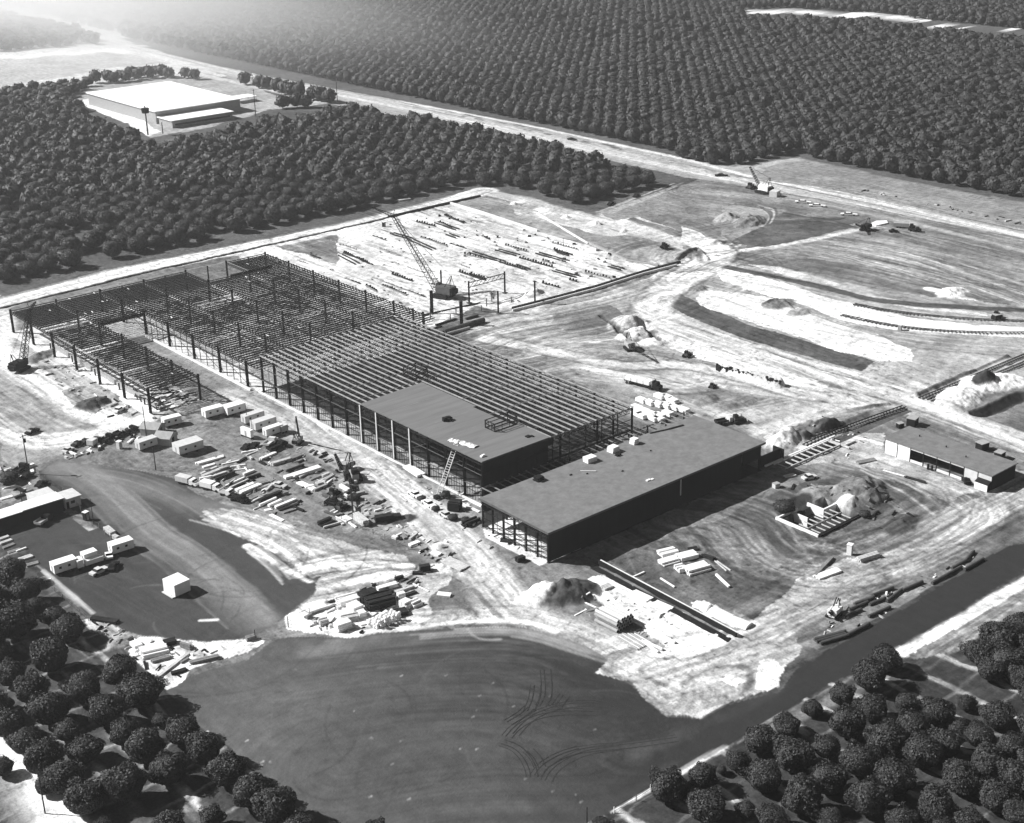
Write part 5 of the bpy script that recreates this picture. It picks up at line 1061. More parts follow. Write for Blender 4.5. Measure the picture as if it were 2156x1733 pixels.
for a in (('s',250,462,380,425,.5,.6,'P','pale long plank below the black drums'),('s',240,455,330,415,2.2,1.2,'K','cluster of black drums left of the lowered crane boom'),('s',335,395,380,440,.9,.4,'P','pale plank leaning between the drums and white board'),
 ('s',330,378,408,418,2.6,.4,'W','white board sheet left of the lowered crane boom tip'),('s',420,420,472,460,.7,.5,'W','small white strip beside the white board sheet'),('s',455,395,530,455,2.0,2.0,'P','tall pale crate standing at the tip of the lowered boom'),
 ('s',612,432,735,412,2.0,1.6,'K','black heap of scrap beside the central haul road'),('s',725,412,795,400,2.0,1.0,'K','black scrap continuing right of the black heap'),('s',775,225,825,275,.6,.4,'P','pale timber lying on the haul road'),('s',830,425,872,440,.4,.3,'W','thin white timber lying on the haul road'),
 ('s',1060,688,1205,762,3.6,.4,'P','ribbed rack of pale pipes beside the haul road'),('s',800,40,905,110,3.0,.8,'W','white bundle of long boards at the foot of the tall frame'),('s',1110,340,1195,350,3.4,2.6,'K','black square machine beside the near hall corner'),
 ('s',960,250,1065,300,.8,.5,'P','pale planks behind the parked cars'),('e',720,1440,870,1510,1.0,.6,'W','white long boards at the corner of the near hall, left strip'),('e',790,1425,880,1470,1.0,.6,'W','white long boards at the corner of the near hall, right strip'),
 ('s',855,590,930,560,1.5,.7,'W','broken white slabs on the verge of the haul road'),('s',985,640,1050,660,2.,.6,'W','white rubble pile on the verge of the haul road'),('s',722,530,755,540,1.2,.8,'W','small white box on the verge of the haul road'),
 ('e',780,1600,880,1560,2.0,1.4,'K','black skip standing left of the near hall corner'),('e',1000,1690,1080,1700,1.4,1.0,'K','dark small skip in front of the near hall open end'),
 ('t',440,665,540,632,3.0,2.2,'W','white block pack at the lower front of the storage ground'),('t',316,625,378,610,2.2,1.9,'P','white crate in the middle front of the storage ground'),('t',545,540,620,510,3.4,1.9,'W','tall white pack behind the sacks'),('t',472,600,590,575,2.2,1.5,'P','pale pack with dark front left of the sacks'),('t',590,565,640,550,2.0,1.4,'W','white pack right of the pale pack'),
 ('t',450,490,600,450,3.4,1.6,'W','large white sheeted pack at the back of the storage ground'),('t',380,632,400,628,1.0,.9,'P','small crate beside the white crate'),('t',270,610,295,600,1.,.8,'P','small crate at the left of the storage ground'),
 ('t',225,575,262,555,1.4,1.0,'D','grey crate at the left end of the storage ground line'),('t',240,545,430,482,.8,.6,'D','long thin grey timbers at the left of the storage ground'),('t',375,462,445,440,.8,.6,'K','dark timber pile on the storage ground line'),
 ('t',655,520,850,470,5.2,2.4,'K','largest dark brick stack on the storage ground'),('t',840,560,930,540,2.6,1.2,'K','dark brick stack at the right foot of the largest one'),('t',612,470,720,430,3.0,2.6,'K','dark tall brick stack behind the largest one'),('t',740,440,830,400,2.6,1.6,'K','dark flat pile at the rear of the brick stacks'),
 ('t',912,508,965,480,2.8,1.9,'W','white crate pack right of the brick stacks'),('t',965,500,1030,470,2.4,1.6,'W','rightmost white crate pack of the storage ground'),('t',860,440,912,425,1.4,1.9,'W','white cube standing behind the crate packs'),('t',800,412,975,350,.8,.7,'P','long pale beam behind the white cube'),('t',890,420,990,385,1.2,.5,'K','dark flat beams right of the white cube'),
 ('t',720,385,860,345,1.6,1.1,'W','white rounded bales in a row at the back of the storage ground'),('t',945,318,1070,378,.4,.3,'W','thin white pole lying across the haul road edge'),('t',1010,245,1085,232,1.6,1.7,'K','black bin at the right end of the storage ground line'),('t',955,262,1030,262,1.2,.8,'K','dark barrels left of the black bin'),('t',840,310,900,290,1.0,1.2,'K','dark posts bundle on the storage ground line'),('t',600,400,640,380,.8,1.7,'D','upright grey posts on the storage ground line'),
 ('t',1120,410,1218,420,2.0,.5,'W','scattered white planks on the haul road verge'),('g',900,700,1070,660,4.6,1.2,'W','large white sheeted stack at the left storage strip'),('g',960,725,1080,690,1.4,.8,'D','grey timber pile at the foot of the large sheeted stack'),('g',850,640,905,620,3.0,1.0,'W','white pale block left of the large sheeted stack'),
 ('g',1040,620,1120,600,2.0,1.2,'K','dark crate behind the large sheeted stack'),('g',1135,620,1200,640,1.6,1.4,'D','grey drums right of the large sheeted stack'),('g',1000,820,1200,665,1.0,.5,'P','long pale timbers running from the trees to the drums'),('g',1200,735,1390,690,1.4,.8,'D','row of grey sacks on the left storage strip'),('g',1560,590,1625,570,1.4,1.8,'D','grey hut at the tip of the left storage strip'),
 ('g',1085,800,1185,770,1.2,.8,'K','dark low pile beside the asphalt edge'),('g',560,455,735,480,1.8,.9,'K','row of dark drums and rubble by the orchard edge'),
 ('r',0,545,70,520,1.2,.5,'P','pale log, top one of the timber rows at the left edge'),('r',5,575,90,545,1.2,.5,'P','pale log, second of the timber rows at the left edge'),('r',25,605,110,572,1.2,.5,'D','grey log, third of the timber rows'),('r',115,628,190,600,.6,.5,'W','white log, lone bright one of the timber rows'),('r',60,640,150,612,1.4,.4,'D','grey logs, fourth of the timber rows'),('r',140,692,235,660,1.8,.5,'P','pale logs, last of the timber rows near the trees'),('r',185,730,275,705,1.6,.4,'D','grey rubble below the timber rows'),
 ('r',110,255,240,205,1.0,.8,'K','dark beam behind the long shed roof'),('r',5,265,95,240,1.4,.4,'W','white planks at the left edge behind the shed'),('r',718,472,770,515,1.8,1.2,'P','pale pallet by the fence above the clean white trailer'),('r',780,530,812,545,1.2,1.2,'P','second pale pallet by the fence'),('r',305,826,358,812,.6,.2,'W','white plank below the long lower left trailer'),
 ('v',180,905,300,870,3.0,1.0,'W','white block stack at the lower left of the yard cluster'),('v',170,845,290,815,3.0,1.2,'W','white block stack at the back of the yard cluster'),('v',300,870,430,838,3.2,1.2,'W','long white block stack in the middle of the yard cluster'),('v',290,950,350,935,3.0,1.2,'W','pale block stack at the front left of the yard cluster'),('v',360,970,520,925,3.8,1.4,'W','largest white block stack at the front right of the yard cluster'),
 ('v',365,800,430,790,2.0,1.0,'K','dark machine behind the yard cluster'),('v',440,835,525,862,1.8,1.0,'K','dark drums right of the yard cluster'),
 ('v',530,858,620,935,.35,.35,'P','thin pipe lying right of the yard cluster, left one'),('v',548,862,645,930,.35,.35,'P','thin pipe lying right of the yard cluster, right one'),('v',0,965,55,940,.5,.4,'W','short white beam near the slab at the left of the cluster'),
 ('i',205,170,290,250,.7,.6,'W','white pipe pointing away from the yard cluster'),('i',860,200,1010,145,2.4,.7,'W','white beam stack nearest the front road'),('i',840,180,955,60,1.0,.5,'D','long grey beams beside the white beam stack'),('i',1120,90,1250,50,2.2,1.2,'P','stack of thick round poles beside the white booth'),('w',668,190,800,165,2.0,.6,'D','grey beams between the trestle and the garage'),
 ('f',1400,1285,1530,1322,1.2,.4,'K','dark rods in front of the garage doors'),('f',1260,1240,1400,1280,.8,.2,'W','thin white boards in front of the garage'),('f',650,1290,720,1275,1.6,.5,'P','pale pile at the trestle foot'),('m',380,735,590,690,.6,.2,'K','black hose bundle lying on the near hall roof edge'),
 ('u',730,375,790,350,2.2,.7,'P','pale form box on the white slab'),('u',595,530,690,500,.8,.4,'D','grey timbers left of the pipe pile'),('u',520,552,610,505,.5,.3,'W','white pole crossing left of the pipe pile'),('u',585,458,685,503,.5,.3,'W','long white pole behind the pipe pile'),('u',895,297,1010,245,.5,.5,'W','white beam leaning over the trench wall'),('u',1108,285,1215,352,.5,.4,'W','white beam in the right yard beyond the trench'),
 ('u',125,185,180,165,1.6,1.4,'K','dark box under the near hall corner'),('j',595,845,725,805,.8,.7,'K','thin dark pipe lying behind the thick column, left one'),('j',590,862,640,848,.8,.7,'K','short dark pipe end near the tall frame corner'),('k',380,635,470,612,1.6,.8,'W','white blocks in the foundation trench edge'),
 ('b',360,1275,440,1262,2.0,.8,'P','pale vehicle-like stack beside the orchard road'),('k',635,5,690,0,2.2,2.0,'W','white box at the orchard corner')):
    t_, x0, y0, x1, y1, W, H, mk, lab_ = a[0], a[1], a[2], a[3], a[4], a[5], a[6], a[7], a[8]
    if 'black hose' in lab_:
        p = at('m', 380, 740, 9); q = at('m', 585, 690, 9); d = q-p; mid = p.lerp(q, .5)+Vector((.4, -.4, 0)); b = mb(); b.beam(p+Vector((0, 0, .25)), mid+Vector((0, 0, .25)), .5, .2); b.beam(mid+Vector((0, 0, .25)), q+Vector((0, 0, .25)), .6, .25); tag(b.build('hose', M_DARK), lab_, 'hose'); continue
    stack(t_, x0, y0, x1, y1, W, H, lab_, MM[mk], name='material_stack', cat='stack', group='stored building materials')
# sacks heap: individually rounded
base = at('t', 760, 590)
for k in range(64):
    lay = k//28; i = k % 28; x = (i % 7-3)*1.05+random.uniform(-.25, .25)+lay*.3; y = (i//7-1.5)*1.1+random.uniform(-.2, .2); s = random.uniform(.42, .6)
    b = mb(); n = 7
    for r_ in range(4):
        ph = [-.5, .1, .7, 1.2][r_]*1.1
        for q in range(n): a = 2*math.pi*q/n+random.uniform(-.1, .1); b.v.append((math.cos(a)*s*math.cos(ph*.9), math.sin(a)*s*math.cos(ph*.9), .42+.42*math.sin(ph)))
    for r_ in range(3):
        for q in range(n): b.f.append((r_*n+q, r_*n+(q+1) % n, (r_+1)*n+(q+1) % n, (r_+1)*n+q))
    b.f.append(tuple(3*n+q for q in range(n))); b.f.append(tuple(q for q in range(n-1, -1, -1)))
    o = b.build('cement_sack', M_WHITE); tag(o, 'round white sack in the heap beside the dark brick stacks', 'sack', 'white sacks heaped on the storage ground'); o.location = (base.x+x, base.y+y, lay*.75)
# pipes
def pipe(t, x0, y0, x1, y1, r, label, m, z=0., grp=None, off=(0, 0)):
    p = at(t, x0, y0, r); q = at(t, x1, y1, r); c = (p+q)/2; d = (q-p)/2; b = mb(); b.tube(-d, d, r, 10); o = b.build('pipe', m); tag(o, label, 'pipe', grp); o.location = (c.x+off[0], c.y+off[1], r+z+ground_z(c.x, c.y)*.5); return o
d0 = at('u', 655, 590); d1 = at('u', 810, 670); dd = (d1-d0); LL = dd.length; dd.normalize(); nn = Vector((-dd.y, dd.x, 0))
for lay in range(4):
    for k in range(6-(lay % 2)):
        c = d0+dd*(LL/2)+nn*(k*1.05+.5*(lay % 2)+.3); b = mb().tube(-dd*LL/2, dd*LL/2, .44, 12); o = b.build('pipe', M_PALE if lay == 3 else M_GREY); tag(o, 'large pipe in the tall pile beside the white slab', 'pipe', 'pipes in the tall pile'); o.location = (c.x+random.uniform(-.2, .2), c.y, .46+lay*.86)
        mb().tube(dd*(LL/2+.01), dd*(LL/2+.04), .34, 12).build('pipe_mouth', M_BLACK, o)
d0 = at('u', 815, 700); d1 = at('u', 960, 785); dd = (d1-d0); LL = dd.length; dd.normalize(); nn = Vector((-dd.y, dd.x, 0))
for k in range(8):
    c = d0+dd*(LL/2)+nn*(k*.62); b = mb().tube(-dd*LL/2, dd*LL/2, .2, 8); o = b.build('pipe', M_PALE if k % 2 else M_GREY); tag(o, 'thin pipe in the flat row below the tall pipe pile, %s from the road' % ['first', 'second', 'third', 'fourth', 'fifth', 'sixth', 'seventh', 'eighth'][k], 'pipe', 'thin pipes in the flat row'); o.location = (c.x, c.y, .22)
for (x0, y0, x1, y1) in ((990,720,1100,800), (1010,725,1130,780)): pipe('u', x0, y0, x1, y1, .35, 'white pipe of the pair right of the thin pipe row', M_WHITE, grp='white pipe pair')
RP = [(832,575,1020,525),(845,585,1030,535),(870,598,1035,548),(1040,545,1170,478),(1025,425,1130,380),(1050,385,1170,335),(1085,350,1200,310),(1180,352,1270,315),(1175,425,1310,365),(1290,330,1380,258),(1390,260,1515,205),(1575,215,1690,150),(1200,290,1330,240),(1700,120,1790,70),(1790,70,1830,20),(1690,150,1760,110),(1780,130,1900,60)]
nm = ['nearest', 'second nearest', 'third nearest']
RP.sort(key=lambda a: a[0])
ORD = ['first', 'second', 'third', 'fourth', 'fifth', 'sixth', 'seventh', 'eighth', 'ninth', 'tenth', 'eleventh', 'twelfth', 'thirteenth', 'fourteenth', 'fifteenth', 'sixteenth', 'seventeenth', 'eighteenth', 'nineteenth']
for k, a in enumerate(RP):
    pipe('i', *a, .42, 'dark long pipe on the right-hand road verge, %s counting from the near left end' % ORD[k], M_RUST, grp='dark pipes strewn along the right-hand road')
for k in range(0, 17, 2):
    a = RP[k]; pipe('i', a[0]+10, a[1]-8, a[2]+10, a[3]-8, .4, 'dark pipe lying close behind the %s pipe of the right-hand road verge' % ORD[k], M_RUST, grp='dark pipes strewn along the right-hand road')
for a in ((650,880,892,805),): pipe('j', *a, .95, 'thick dark pipe on the ground in front of the lone column', M_RUST)
pipe('j', 780, 800, 855, 778, .5, 'dark pipe behind the thick pipe, right one', M_RUST); pipe('j', 660, 895, 805, 855, .6, 'grey pipe just below the thick dark pipe', M_GREY)
for a in ((1480, 340),): pass
c = at('i', 955, 425); o = crane((c.x, c.y, 0), at('i', 925, 400, 2.5), 'small white digger at the end of the dark pipes', .5, 4, None, .75, M_WHITE)
# ------------------------------------------------------------------ concrete: footings, walls, pits, trestle, rails
def tw(t, P, wd, h, m, label, name='foundation_wall', cat='wall', z=0.): return wallseg(name, label, cat, [at(t, P[i], P[i+1]) for i in range(0, len(P), 2)], wd, h, m, z)
tw('j', (520,780, 870,770-65), .5, .4, M_DARK, 'thin dark timber line near the lone columns', 'form_board', 'board')
tw('j', (310,184, 690,96, 870,56), 1.1, .9, M_DARK, 'dark trench wall along the far side of the foundation field')
tw('j', (690,100, 870,152, 1219,268), .9, .9, M_CONC, 'pale concrete wall between the white field and the rough strip')
tw('k', (150,250*0+160, 460,345), .7, .7, M_CONC, 'pale wall continuing across the rough strip')
tw('k', (465,342, 700,450, 890,480), 1.0, .8, M_GREY, 'grey wall at the right end of the rough strip')
tw('k', (0,745, 140,710, 500,615, 800,520, 1020,462), 1.2, 1.1, M_DARK, 'dark trench wall along the near side of the foundation field')
tw('k', (0,757, 140,722, 500,627, 800,532, 1000,480), .5, 1.0, M_CONC, 'thin pale lip beside the near trench wall')
tw('j', (900,70, 1219,150), .5, .5, M_GREY, 'thin grey wall at the back of the rough strip')
FT = [('j',650,170,770,222),('j',590,218,720,262),('j',505,305,670,362),('j',440,325,575,385),('j',320,285,440,320),('j',35,400,185,462),('j',5,418,110,472),('j',800,400,1000,460),('j',770,410,900,440),('j',985,458,1150,508),('j',740,515,905,572),('j',960,385,1090,420),
      ('k',240,340,400,385),('k',250,378,310,402),('k',10,375,80,395),('k',140,405,325,458),('k',180,450,230,465),('k',40,430,250,492),('k',240,512,390,552),('k',0,478,85,508),('k',440,520,600,560),('k',180,585,290,615),('k',270,398,345,420),('j',1020,355,1160,395),('j',810,530,900,560),('j',480,210,600,240),('j',620,215,690,250),('j',880,300,930,320),('j',660,290,720,310),('k',580,485,660,505),('k',345,565,400,580),('j',330,530,460,575),('j',170,600,240,640),('j',270,600,420,660)]
FT.sort(key=lambda a: at(*a[:3]).x*.76-at(*a[:3]).y*.65)
FN = [('%d' % (i+1))+('th' if 10 < (i+1) < 14 else {1: 'st', 2: 'nd', 3: 'rd'}.get((i+1) % 10, 'th')) for i in range(60)]
for k, a in enumerate(FT):
    p = at(*a[:3]); q = at(a[0], a[3], a[4]); o = thing('footing_trench', 'dark footing strip on the white field, %s from the left edge' % FN[k], 'footing', (p.x, p.y, 0), 0, 'footing strips on the white foundation field'); d = q-p
    if k % 3 == 0: mb().beam((0, 0, .3), (d.x, d.y, .3), .4, .7).build('form_board', M_JOIST, o); mb().beam((2.2, 0, .3), (d.x+2.2, d.y, .3), .4, .7).build('form_board', M_JOIST, o)
    else:
        mb().beam((0, 0, .25), (d.x, d.y, .25), .35, .5).build('form_board', M_JOIST if k % 2 else M_DWOOD, o); b = mb(); n = max(2, int(d.length/1.6)); [b.box(d.x*i/n+.3, d.y*i/n-.15, 0, d.x*i/n+1.1, d.y*i/n+.25, random.uniform(.5, 1.2)) for i in range(n)]; b.build('stakes', M_JOIST, o, kind='stuff')
for k in range(95):
    u = random.random(); x = random.uniform(306, 398); y = random.uniform(425, 556) if random.random() < .8 else random.uniform(416, 470)
    if x > 385 and y < 440: continue
    s = random.uniform(.25, .6); o = mb().box(-s, -s*.5, 0, s*random.uniform(.6, 1.6), s*.5, s*random.uniform(.5, 1.1)).build('loose_form', random.choice([M_DWOOD, M_JOIST, M_GREY])); o.location = (x, y, 0); o.rotation_euler.z = random.choice([0, 1.57])+random.uniform(-.1, .1); tag(o, 'small dark piece of formwork scattered on the white foundation field', 'formwork', 'scattered formwork on the white field')
for k in range(60):
    x = random.uniform(400, 432); y = random.uniform(412, 556); s = random.uniform(.3, .8); o = mb().box(-s, -s*.5, 0, s*random.uniform(.6, 1.6), s*.5, s*random.uniform(.6, 1.4)).build('loose_form', random.choice([M_DWOOD, M_JOIST, M_DARK])); o.location = (x, y, 0); o.rotation_euler.z = random.uniform(0, 3); tag(o, 'dark clod or crate scattered on the rough strip beyond the white field', 'debris', 'debris on the rough strip')
for k in range(34):
    x = random.choice([316, 325, 334, 345, 354, 363, 373, 382, 391]); y = random.uniform(450, 545); L = random.uniform(4, 13)
    if x > 372 and y < 470: continue
    o = thing('footing_trench', 'thin grey footing form in the aligned rows of the white foundation field', 'footing', (x, y, 0), 0, 'thin footing forms in rows')
    b = mb(); n = int(L/.9); [b.box(-.18, i*.9, 0, .18+random.uniform(0, .2), i*.9+random.uniform(.4, .85), random.uniform(.25, .7)) for i in range(n)]; b.build('form_board', random.choice([M_DWOOD, M_GREY, M_JOIST]), o)
# pit with formwork
T = thing('basement_pit', 'open pit with white concrete walls and a dark timber grid, right yard', 'pit', (283, 210, 0))
mb().box(0, 0, -2.1, .5, 14.6, .7).build('wall', M_WHITE, T); mb().box(.5, -.0, -2.1, 20, .4, .6).build('wall', M_DARK, T); mb().box(6, 8.3, -2.1, 6.4, 14.0, .6).box(.5, 14.0, -2.1, 9, 14.5, .6).build('wall', M_WHITE, T); mb().box(13.5, 8.6, -2.1, 14, 14.5, .6).box(14, 8.6, -2.1, 19.8, 9.1, .6).build('wall', M_WHITE, T)
for i in range(7): mb().box(2+i*2.2, .5, .1, 2.25+i*2.2, 8, .35).build('strut', M_WOOD, T)
mb().box(1.5, 4.2, .36, 16, 4.6, .62).build('waler', M_DWOOD, T); mb().box(.6, -.5, 0, 20.4, -.1, .5).build('form_board', M_DARK, T)
T = thing('trestle', 'ladder-like timber trestle over a dark trench behind the near hall', 'trestle', (310, 243, 0))
for y in (.2, 4.6): mb().box(0, y, .3, 27, y+.3, .7).build('side_beam', M_WHITE if y > 4 else M_WOOD, T)
for i in range(10): mb().box(1+i*2.7, .5, .35, 1.4+i*2.7, 4.6, .6).build('cross_beam', M_WOOD, T)
mb().box(-3, 5.3, .3, 30, 5.8, .8).build('kerb_beam', M_WHITE, T)
T = thing('trestle_end_frame', 'cross timbers closing the far end of the trestle', 'beam', (336, 240, 0)); mb().box(0, 0, .2, .5, 9, .7).box(.6, 2, .2, 6, 2.5, .6).build('timber', M_WOOD, T)
T = thing('sheet_wall', 'dark leaning wall panels between the near hall and the spoil bank', 'wall', (306, 249.5, 0)); mb().box(0, 0, -.5, 9, .3, 3.6).build('panel', M_WALL, T); mb().box(9.02, -1.2, -.5, 9.3, 3, 3.6).build('panel', M_WALL, T)
def rails(P, label, gauge=1.5):
    P = smooth(P, 2); o = thing('railway_track', label, 'track', (P[0][0], P[0][1], 0)); Q = [Vector((p[0]-P[0][0], p[1]-P[0][1], .22)) for p in P]
    for s in (-1, 1):
        R = offset([Vector((p.x, p.y)) for p in Q], s*gauge/2); b = mb()
        for a, c in zip(R[:-1], R[1:]): b.beam((a.x, a.y, .42), (c.x, c.y, .42), .22, .26)
        b.build('rail', M_DARK, o)
    b = mb(); tot = 0
    for a, c in zip(Q[:-1], Q[1:]):
        L = (c-a).length; d = (c-a).normalized(); nrm = Vector((-d.y, d.x, 0)); n = max(1, int(L/1.3))
        for i in range(n): m = a+d*(L*(i+.5)/n); b.beam(m-nrm*1.3, m+nrm*1.3, .4, .2)
    b.build('sleepers', M_DWOOD, o, kind='stuff'); return o
rails(pts('f', 1500,790, 1800,665, 2156,515, 2500,375), 'railway track, upper of the straight pair running off to the right edge'); rails(pts('f', 1555,802, 1850,690, 2156,562, 2500,430), 'railway track, lower of the straight pair running off to the right edge')
rails(pts('f', 1080,190, 1300,235, 1700,280, 2156,302, 2500,300), 'railway track, upper of the two curving rails'); rails(pts('f', 1000,260, 1300,325, 1600,360, 1900,372, 2156,374, 2500,360), 'railway track, lower of the two curving rails')
rails(pts('f', 770,1085, 1000,980, 1400,838), 'railway track in a dark cutting leading to the trestle'); rails(pts('f', 800,1030, 900,995, 1030,963), 'short rail siding beside the dark cutting')
# trench walls of the slab by the front road
T = thing('trench_wall', 'long dark retaining wall with a pale top along the white slab', 'wall', (0, 0, 0)); p = at('u', 690, 188); q = at('i', 340, 560); r = at('u', 860, 280)
mb().beam((p.x, p.y, .3), (q.x, q.y, .3), .5, 1.8).build('wall', M_DARK, T); d = (q-p).normalized(); n2 = Vector((-d.y, d.x, 0)); mb().beam((p.x+n2.x*.5, p.y+n2.y*.5, .5), (q.x+n2.x*.5, q.y+n2.y*.5, .5), .35, 1.5).build('coping', M_CONC, T)
p2, q2 = p-n2*2.2, q-n2*2.2; mb().beam((p2.x, p2.y, .1), (q2.x, q2.y, .1), 1.9, .16).build('trench_floor', M_DARK, T)
tw('u', (545,355, 720,450, 950,590, 1218,742), .5, .7, M_CONC, 'pale kerb along the near side of the white slab', 'kerb', 'kerb')
for a, s in (((890,395,1020,455), 'first'), ((1040,470,1165,525), 'second'), ((620,310,720,365), 'third')):
    stack('u', a[0], a[1], a[2], a[3], 3.0, .35, 'flat white slab panel on the white slab ground, %s from the middle' % s, M_WHITE, 'slab_panel', 'panel', 'flat panels on the white slab')
for (x0, y0, x1, y1, s) in ((60,370,150,395,'left'), (160,400,280,460,'middle'), (285,465,400,510,'right')):
    c, r, L = front('i', x0, y0, x1, y1, 3.2); b = mb(); n = 8
    for j in range(n+1): a = math.pi*j/n; b.v += [(-L/2, -math.cos(a)*1.8, math.sin(a)*.9), (L/2, -math.cos(a)*1.8, math.sin(a)*.9)]
    for j in range(n): b.f.append((2*j, 2*j+1, 2*j+3, 2*j+2))
    b.f.append(tuple(2*j for j in range(n, -1, -1))); b.f.append(tuple(2*j+1 for j in range(n+1)))
    o = b.build('sand_mound', M_WHITE); tag(o, 'rounded white mound beside the trench, %s of three' % s, 'mound', 'white mounds beside the trench'); o.location = (c.x, c.y, 0); o.rotation_euler.z = r
p = at('m', 785, 352); q = at('m', 1185, 455); o = thing('stake_row', 'row of short dark stakes along the bank below the white sand', 'stakes', (p.x, p.y, 0)); d = q-p
for k in range(30):
    c = d*(k/30)+Vector((random.uniform(-.3, .3), random.uniform(-.3, .3), 0)); mb().box(c.x-.35, c.y-.35, -.5, c.x+.35, c.y+.35, 1.6+random.random()).build('stake', M_DARK, o)
# fences
def fence(t, P, label, sp=4, h=1.6, m=None):
    P = [at(t, P[i], P[i+1]) for i in range(0, len(P), 2)]; o = thing('fence', label, 'fence', (0, 0, 0)); its = []
    for a, c in zip(P[:-1], P[1:]):
        n = max(1, int((c-a).length/sp))
        for i in range(n+1): v = a.lerp(c, i/n); its.append((0, mb().box(v.x-.06, v.y-.06, 0, v.x+.06, v.y+.06, h)))
    members(o, 'post', its, m or M_DWOOD)
    b = mb()
    for a, c in zip(P[:-1], P[1:]):
        for z in (h*.35, h*.65, h-.1): b.beam((a.x, a.y, z), (c.x, c.y, z), .04)
    b.build('wire', M_DARK, o)
fence('d', (220,1240, 320,1330, 400,1380), 'thin fence running down past the yard office'); fence('d', (470,1450, 590,1570, 700,1680), 'thin fence between the dusty track and lower left yard')
fence('g', (240,180, 400,320, 560,460), 'thin fence along the orchard edge at the lower left'); fence('t', (90,600, 240,530, 440,470, 600,400, 840,300, 1010,240), 'fence with uprights behind the storage ground')
fence('h', (1720,1670, 1860,1590, 1950,1530), 'pale low fence at the bottom beside the right grove', m=M_WHITE); fence('e', (0,1550, 200,1640, 420,1733), 'rough fence along the verge of the haul road')

def clutter(t, P, n, label, name, grp, smin=.3, smax=1.0, mats=None, long=1.):
    Q = pts(t, *P); xs = [q.x for q in Q]; ys = [q.y for q in Q]; k = 0; mats = mats or [M_DARK, M_DWOOD, M_WOOD, M_WHITE, M_GREY]
    while k < n:
        x = random.uniform(min(xs), max(xs)); y = random.uniform(min(ys), max(ys)); c = False
        for i in range(len(Q)):
            x0, y0 = Q[i]; x1, y1 = Q[i-1]
            if (y0 > y) != (y1 > y) and x < (x1-x0)*(y-y0)/(y1-y0)+x0: c = not c
        if not c: continue
        s = random.uniform(smin, smax); L = s*random.uniform(.8, 2.6*long); b = mb(); h = s*random.uniform(.3, .9); kind = random.random()
        if kind < .6: b.box(-L, -s*.4, 0, L, s*.4, h)
        elif kind < .8: b.hexa([(-L, -s*.6, 0), (L, -s*.5, 0), (L*.9, s*.5, 0), (-L, s*.6, 0), (-L*.6, -s*.3, h), (L*.5, -s*.2, h*1.3), (L*.4, s*.3, h), (-L*.5, s*.3, h*.8)])
        else: b.tube((-L, 0, s*.3), (L, 0, s*.3), s*.3, 7)
        o = b.build(name, random.choice(mats)); tag(o, label, 'debris', grp); o.location = (x, y, ground_z(x, y)); o.rotation_euler.z = random.choice([.05, .35, 1.5])+random.uniform(-.3, .3); k += 1
clutter('q', (240,440, 560,440, 760,560, 980,700, 960,830, 700,830, 540,740, 300,600), 60, 'loose offcut lying between the stacks of the beam yard', 'offcut', 'offcuts in the beam yard')
clutter('q', (560,350, 900,330, 1180,420, 1218,700, 1000,690, 760,520, 560,440), 55, 'loose piece of scrap in the second row of the beam yard', 'scrap', 'scrap in the second row of the beam yard')
clutter('s', (230,120, 480,60, 520,260, 480,380, 330,420, 260,300), 46, 'dark scrap metal heaped round the crane with the lowered boom', 'scrap', 'scrap round the lowered crane', .4, 1.3, [M_DARK, M_STEEL, M_DARK, M_GREY, M_WHITE])
clutter('s', (500,200, 640,240, 900,480, 1130,560, 1180,700, 1000,740, 900,600, 640,470, 520,420), 70, 'small rubble along the verge of the central haul road', 'rubble', 'rubble along the haul road verge', .25, .8)
clutter('t', (200,560, 560,360, 860,290, 1010,240, 1040,440, 900,560, 560,680, 300,640), 60, 'small loose item on the storage ground', 'loose_item', 'loose items on the storage ground', .25, .8, [M_WHITE, M_DARK, M_DWOOD, M_PALE])
clutter('g', (540,420, 740,480, 860,560, 1060,600, 1380,640, 1150,800, 960,820, 800,650, 640,560), 50, 'small loose item on the left storage strip', 'loose_item', 'loose items on the left storage strip', .25, .7)
clutter('e', (380,1330, 900,1380, 880,1560, 1180,1733, 900,1733, 700,1560), 40, 'loose building scrap in front of the near hall end', 'scrap', 'scrap before the near hall', .25, .8)
clutter('d', (60,560, 480,520, 700,780, 900,880, 700,900, 440,740, 250,640), 50, 'small debris along the left foot of the wide low frame', 'debris', 'debris beside the low frame', .25, .8)
clutter('d', (360,1130, 860,1000, 880,1040, 420,1180), 34, 'scrap in the row beside the sandy road left of the privy', 'scrap', 'scrap beside the sandy road', .4, 1.0)
clutter('d', (0,1190, 240,1230, 300,1360, 160,1400, 0,1380), 26, 'scrap on the ground above the long shed', 'scrap', 'scrap above the long shed', .4, 1.2)
clutter('f', (540,960, 1000,900, 1300,980, 1080,1180, 700,1250, 560,1180), 36, 'small scrap around the timber trestle', 'scrap', 'scrap around the trestle', .2, .7)
clutter('f', (560,1330, 1100,1300, 1500,1500, 1280,1640, 1100,1440), 36, 'dark clod on the spoil round the open pit', 'clod', 'clods round the open pit', .3, .9, [M_SOIL, M_DARK, M_DWOOD])
clutter('u', (560,330, 1218,560, 1218,760, 1000,760, 560,520), 40, 'small plank on the white slab ground', 'plank', 'planks on the white slab ground', .15, .5, [M_WHITE, M_WOOD, M_DWOOD])
clutter('i', (900,420, 1400,180, 1980,0, 1800,130, 1300,400, 880,600), 40, 'small debris among the pipes of the right-hand road', 'debris', 'debris among the roadside pipes', .2, .7)
clutter('c', (1100,1200, 2156,1420, 2156,1400, 1100,1190), 24, 'dark clod in the spoil line beside the highway', 'clod', 'clods beside the highway', .4, 1.0, [M_SOIL, M_DARK, M_PALE])
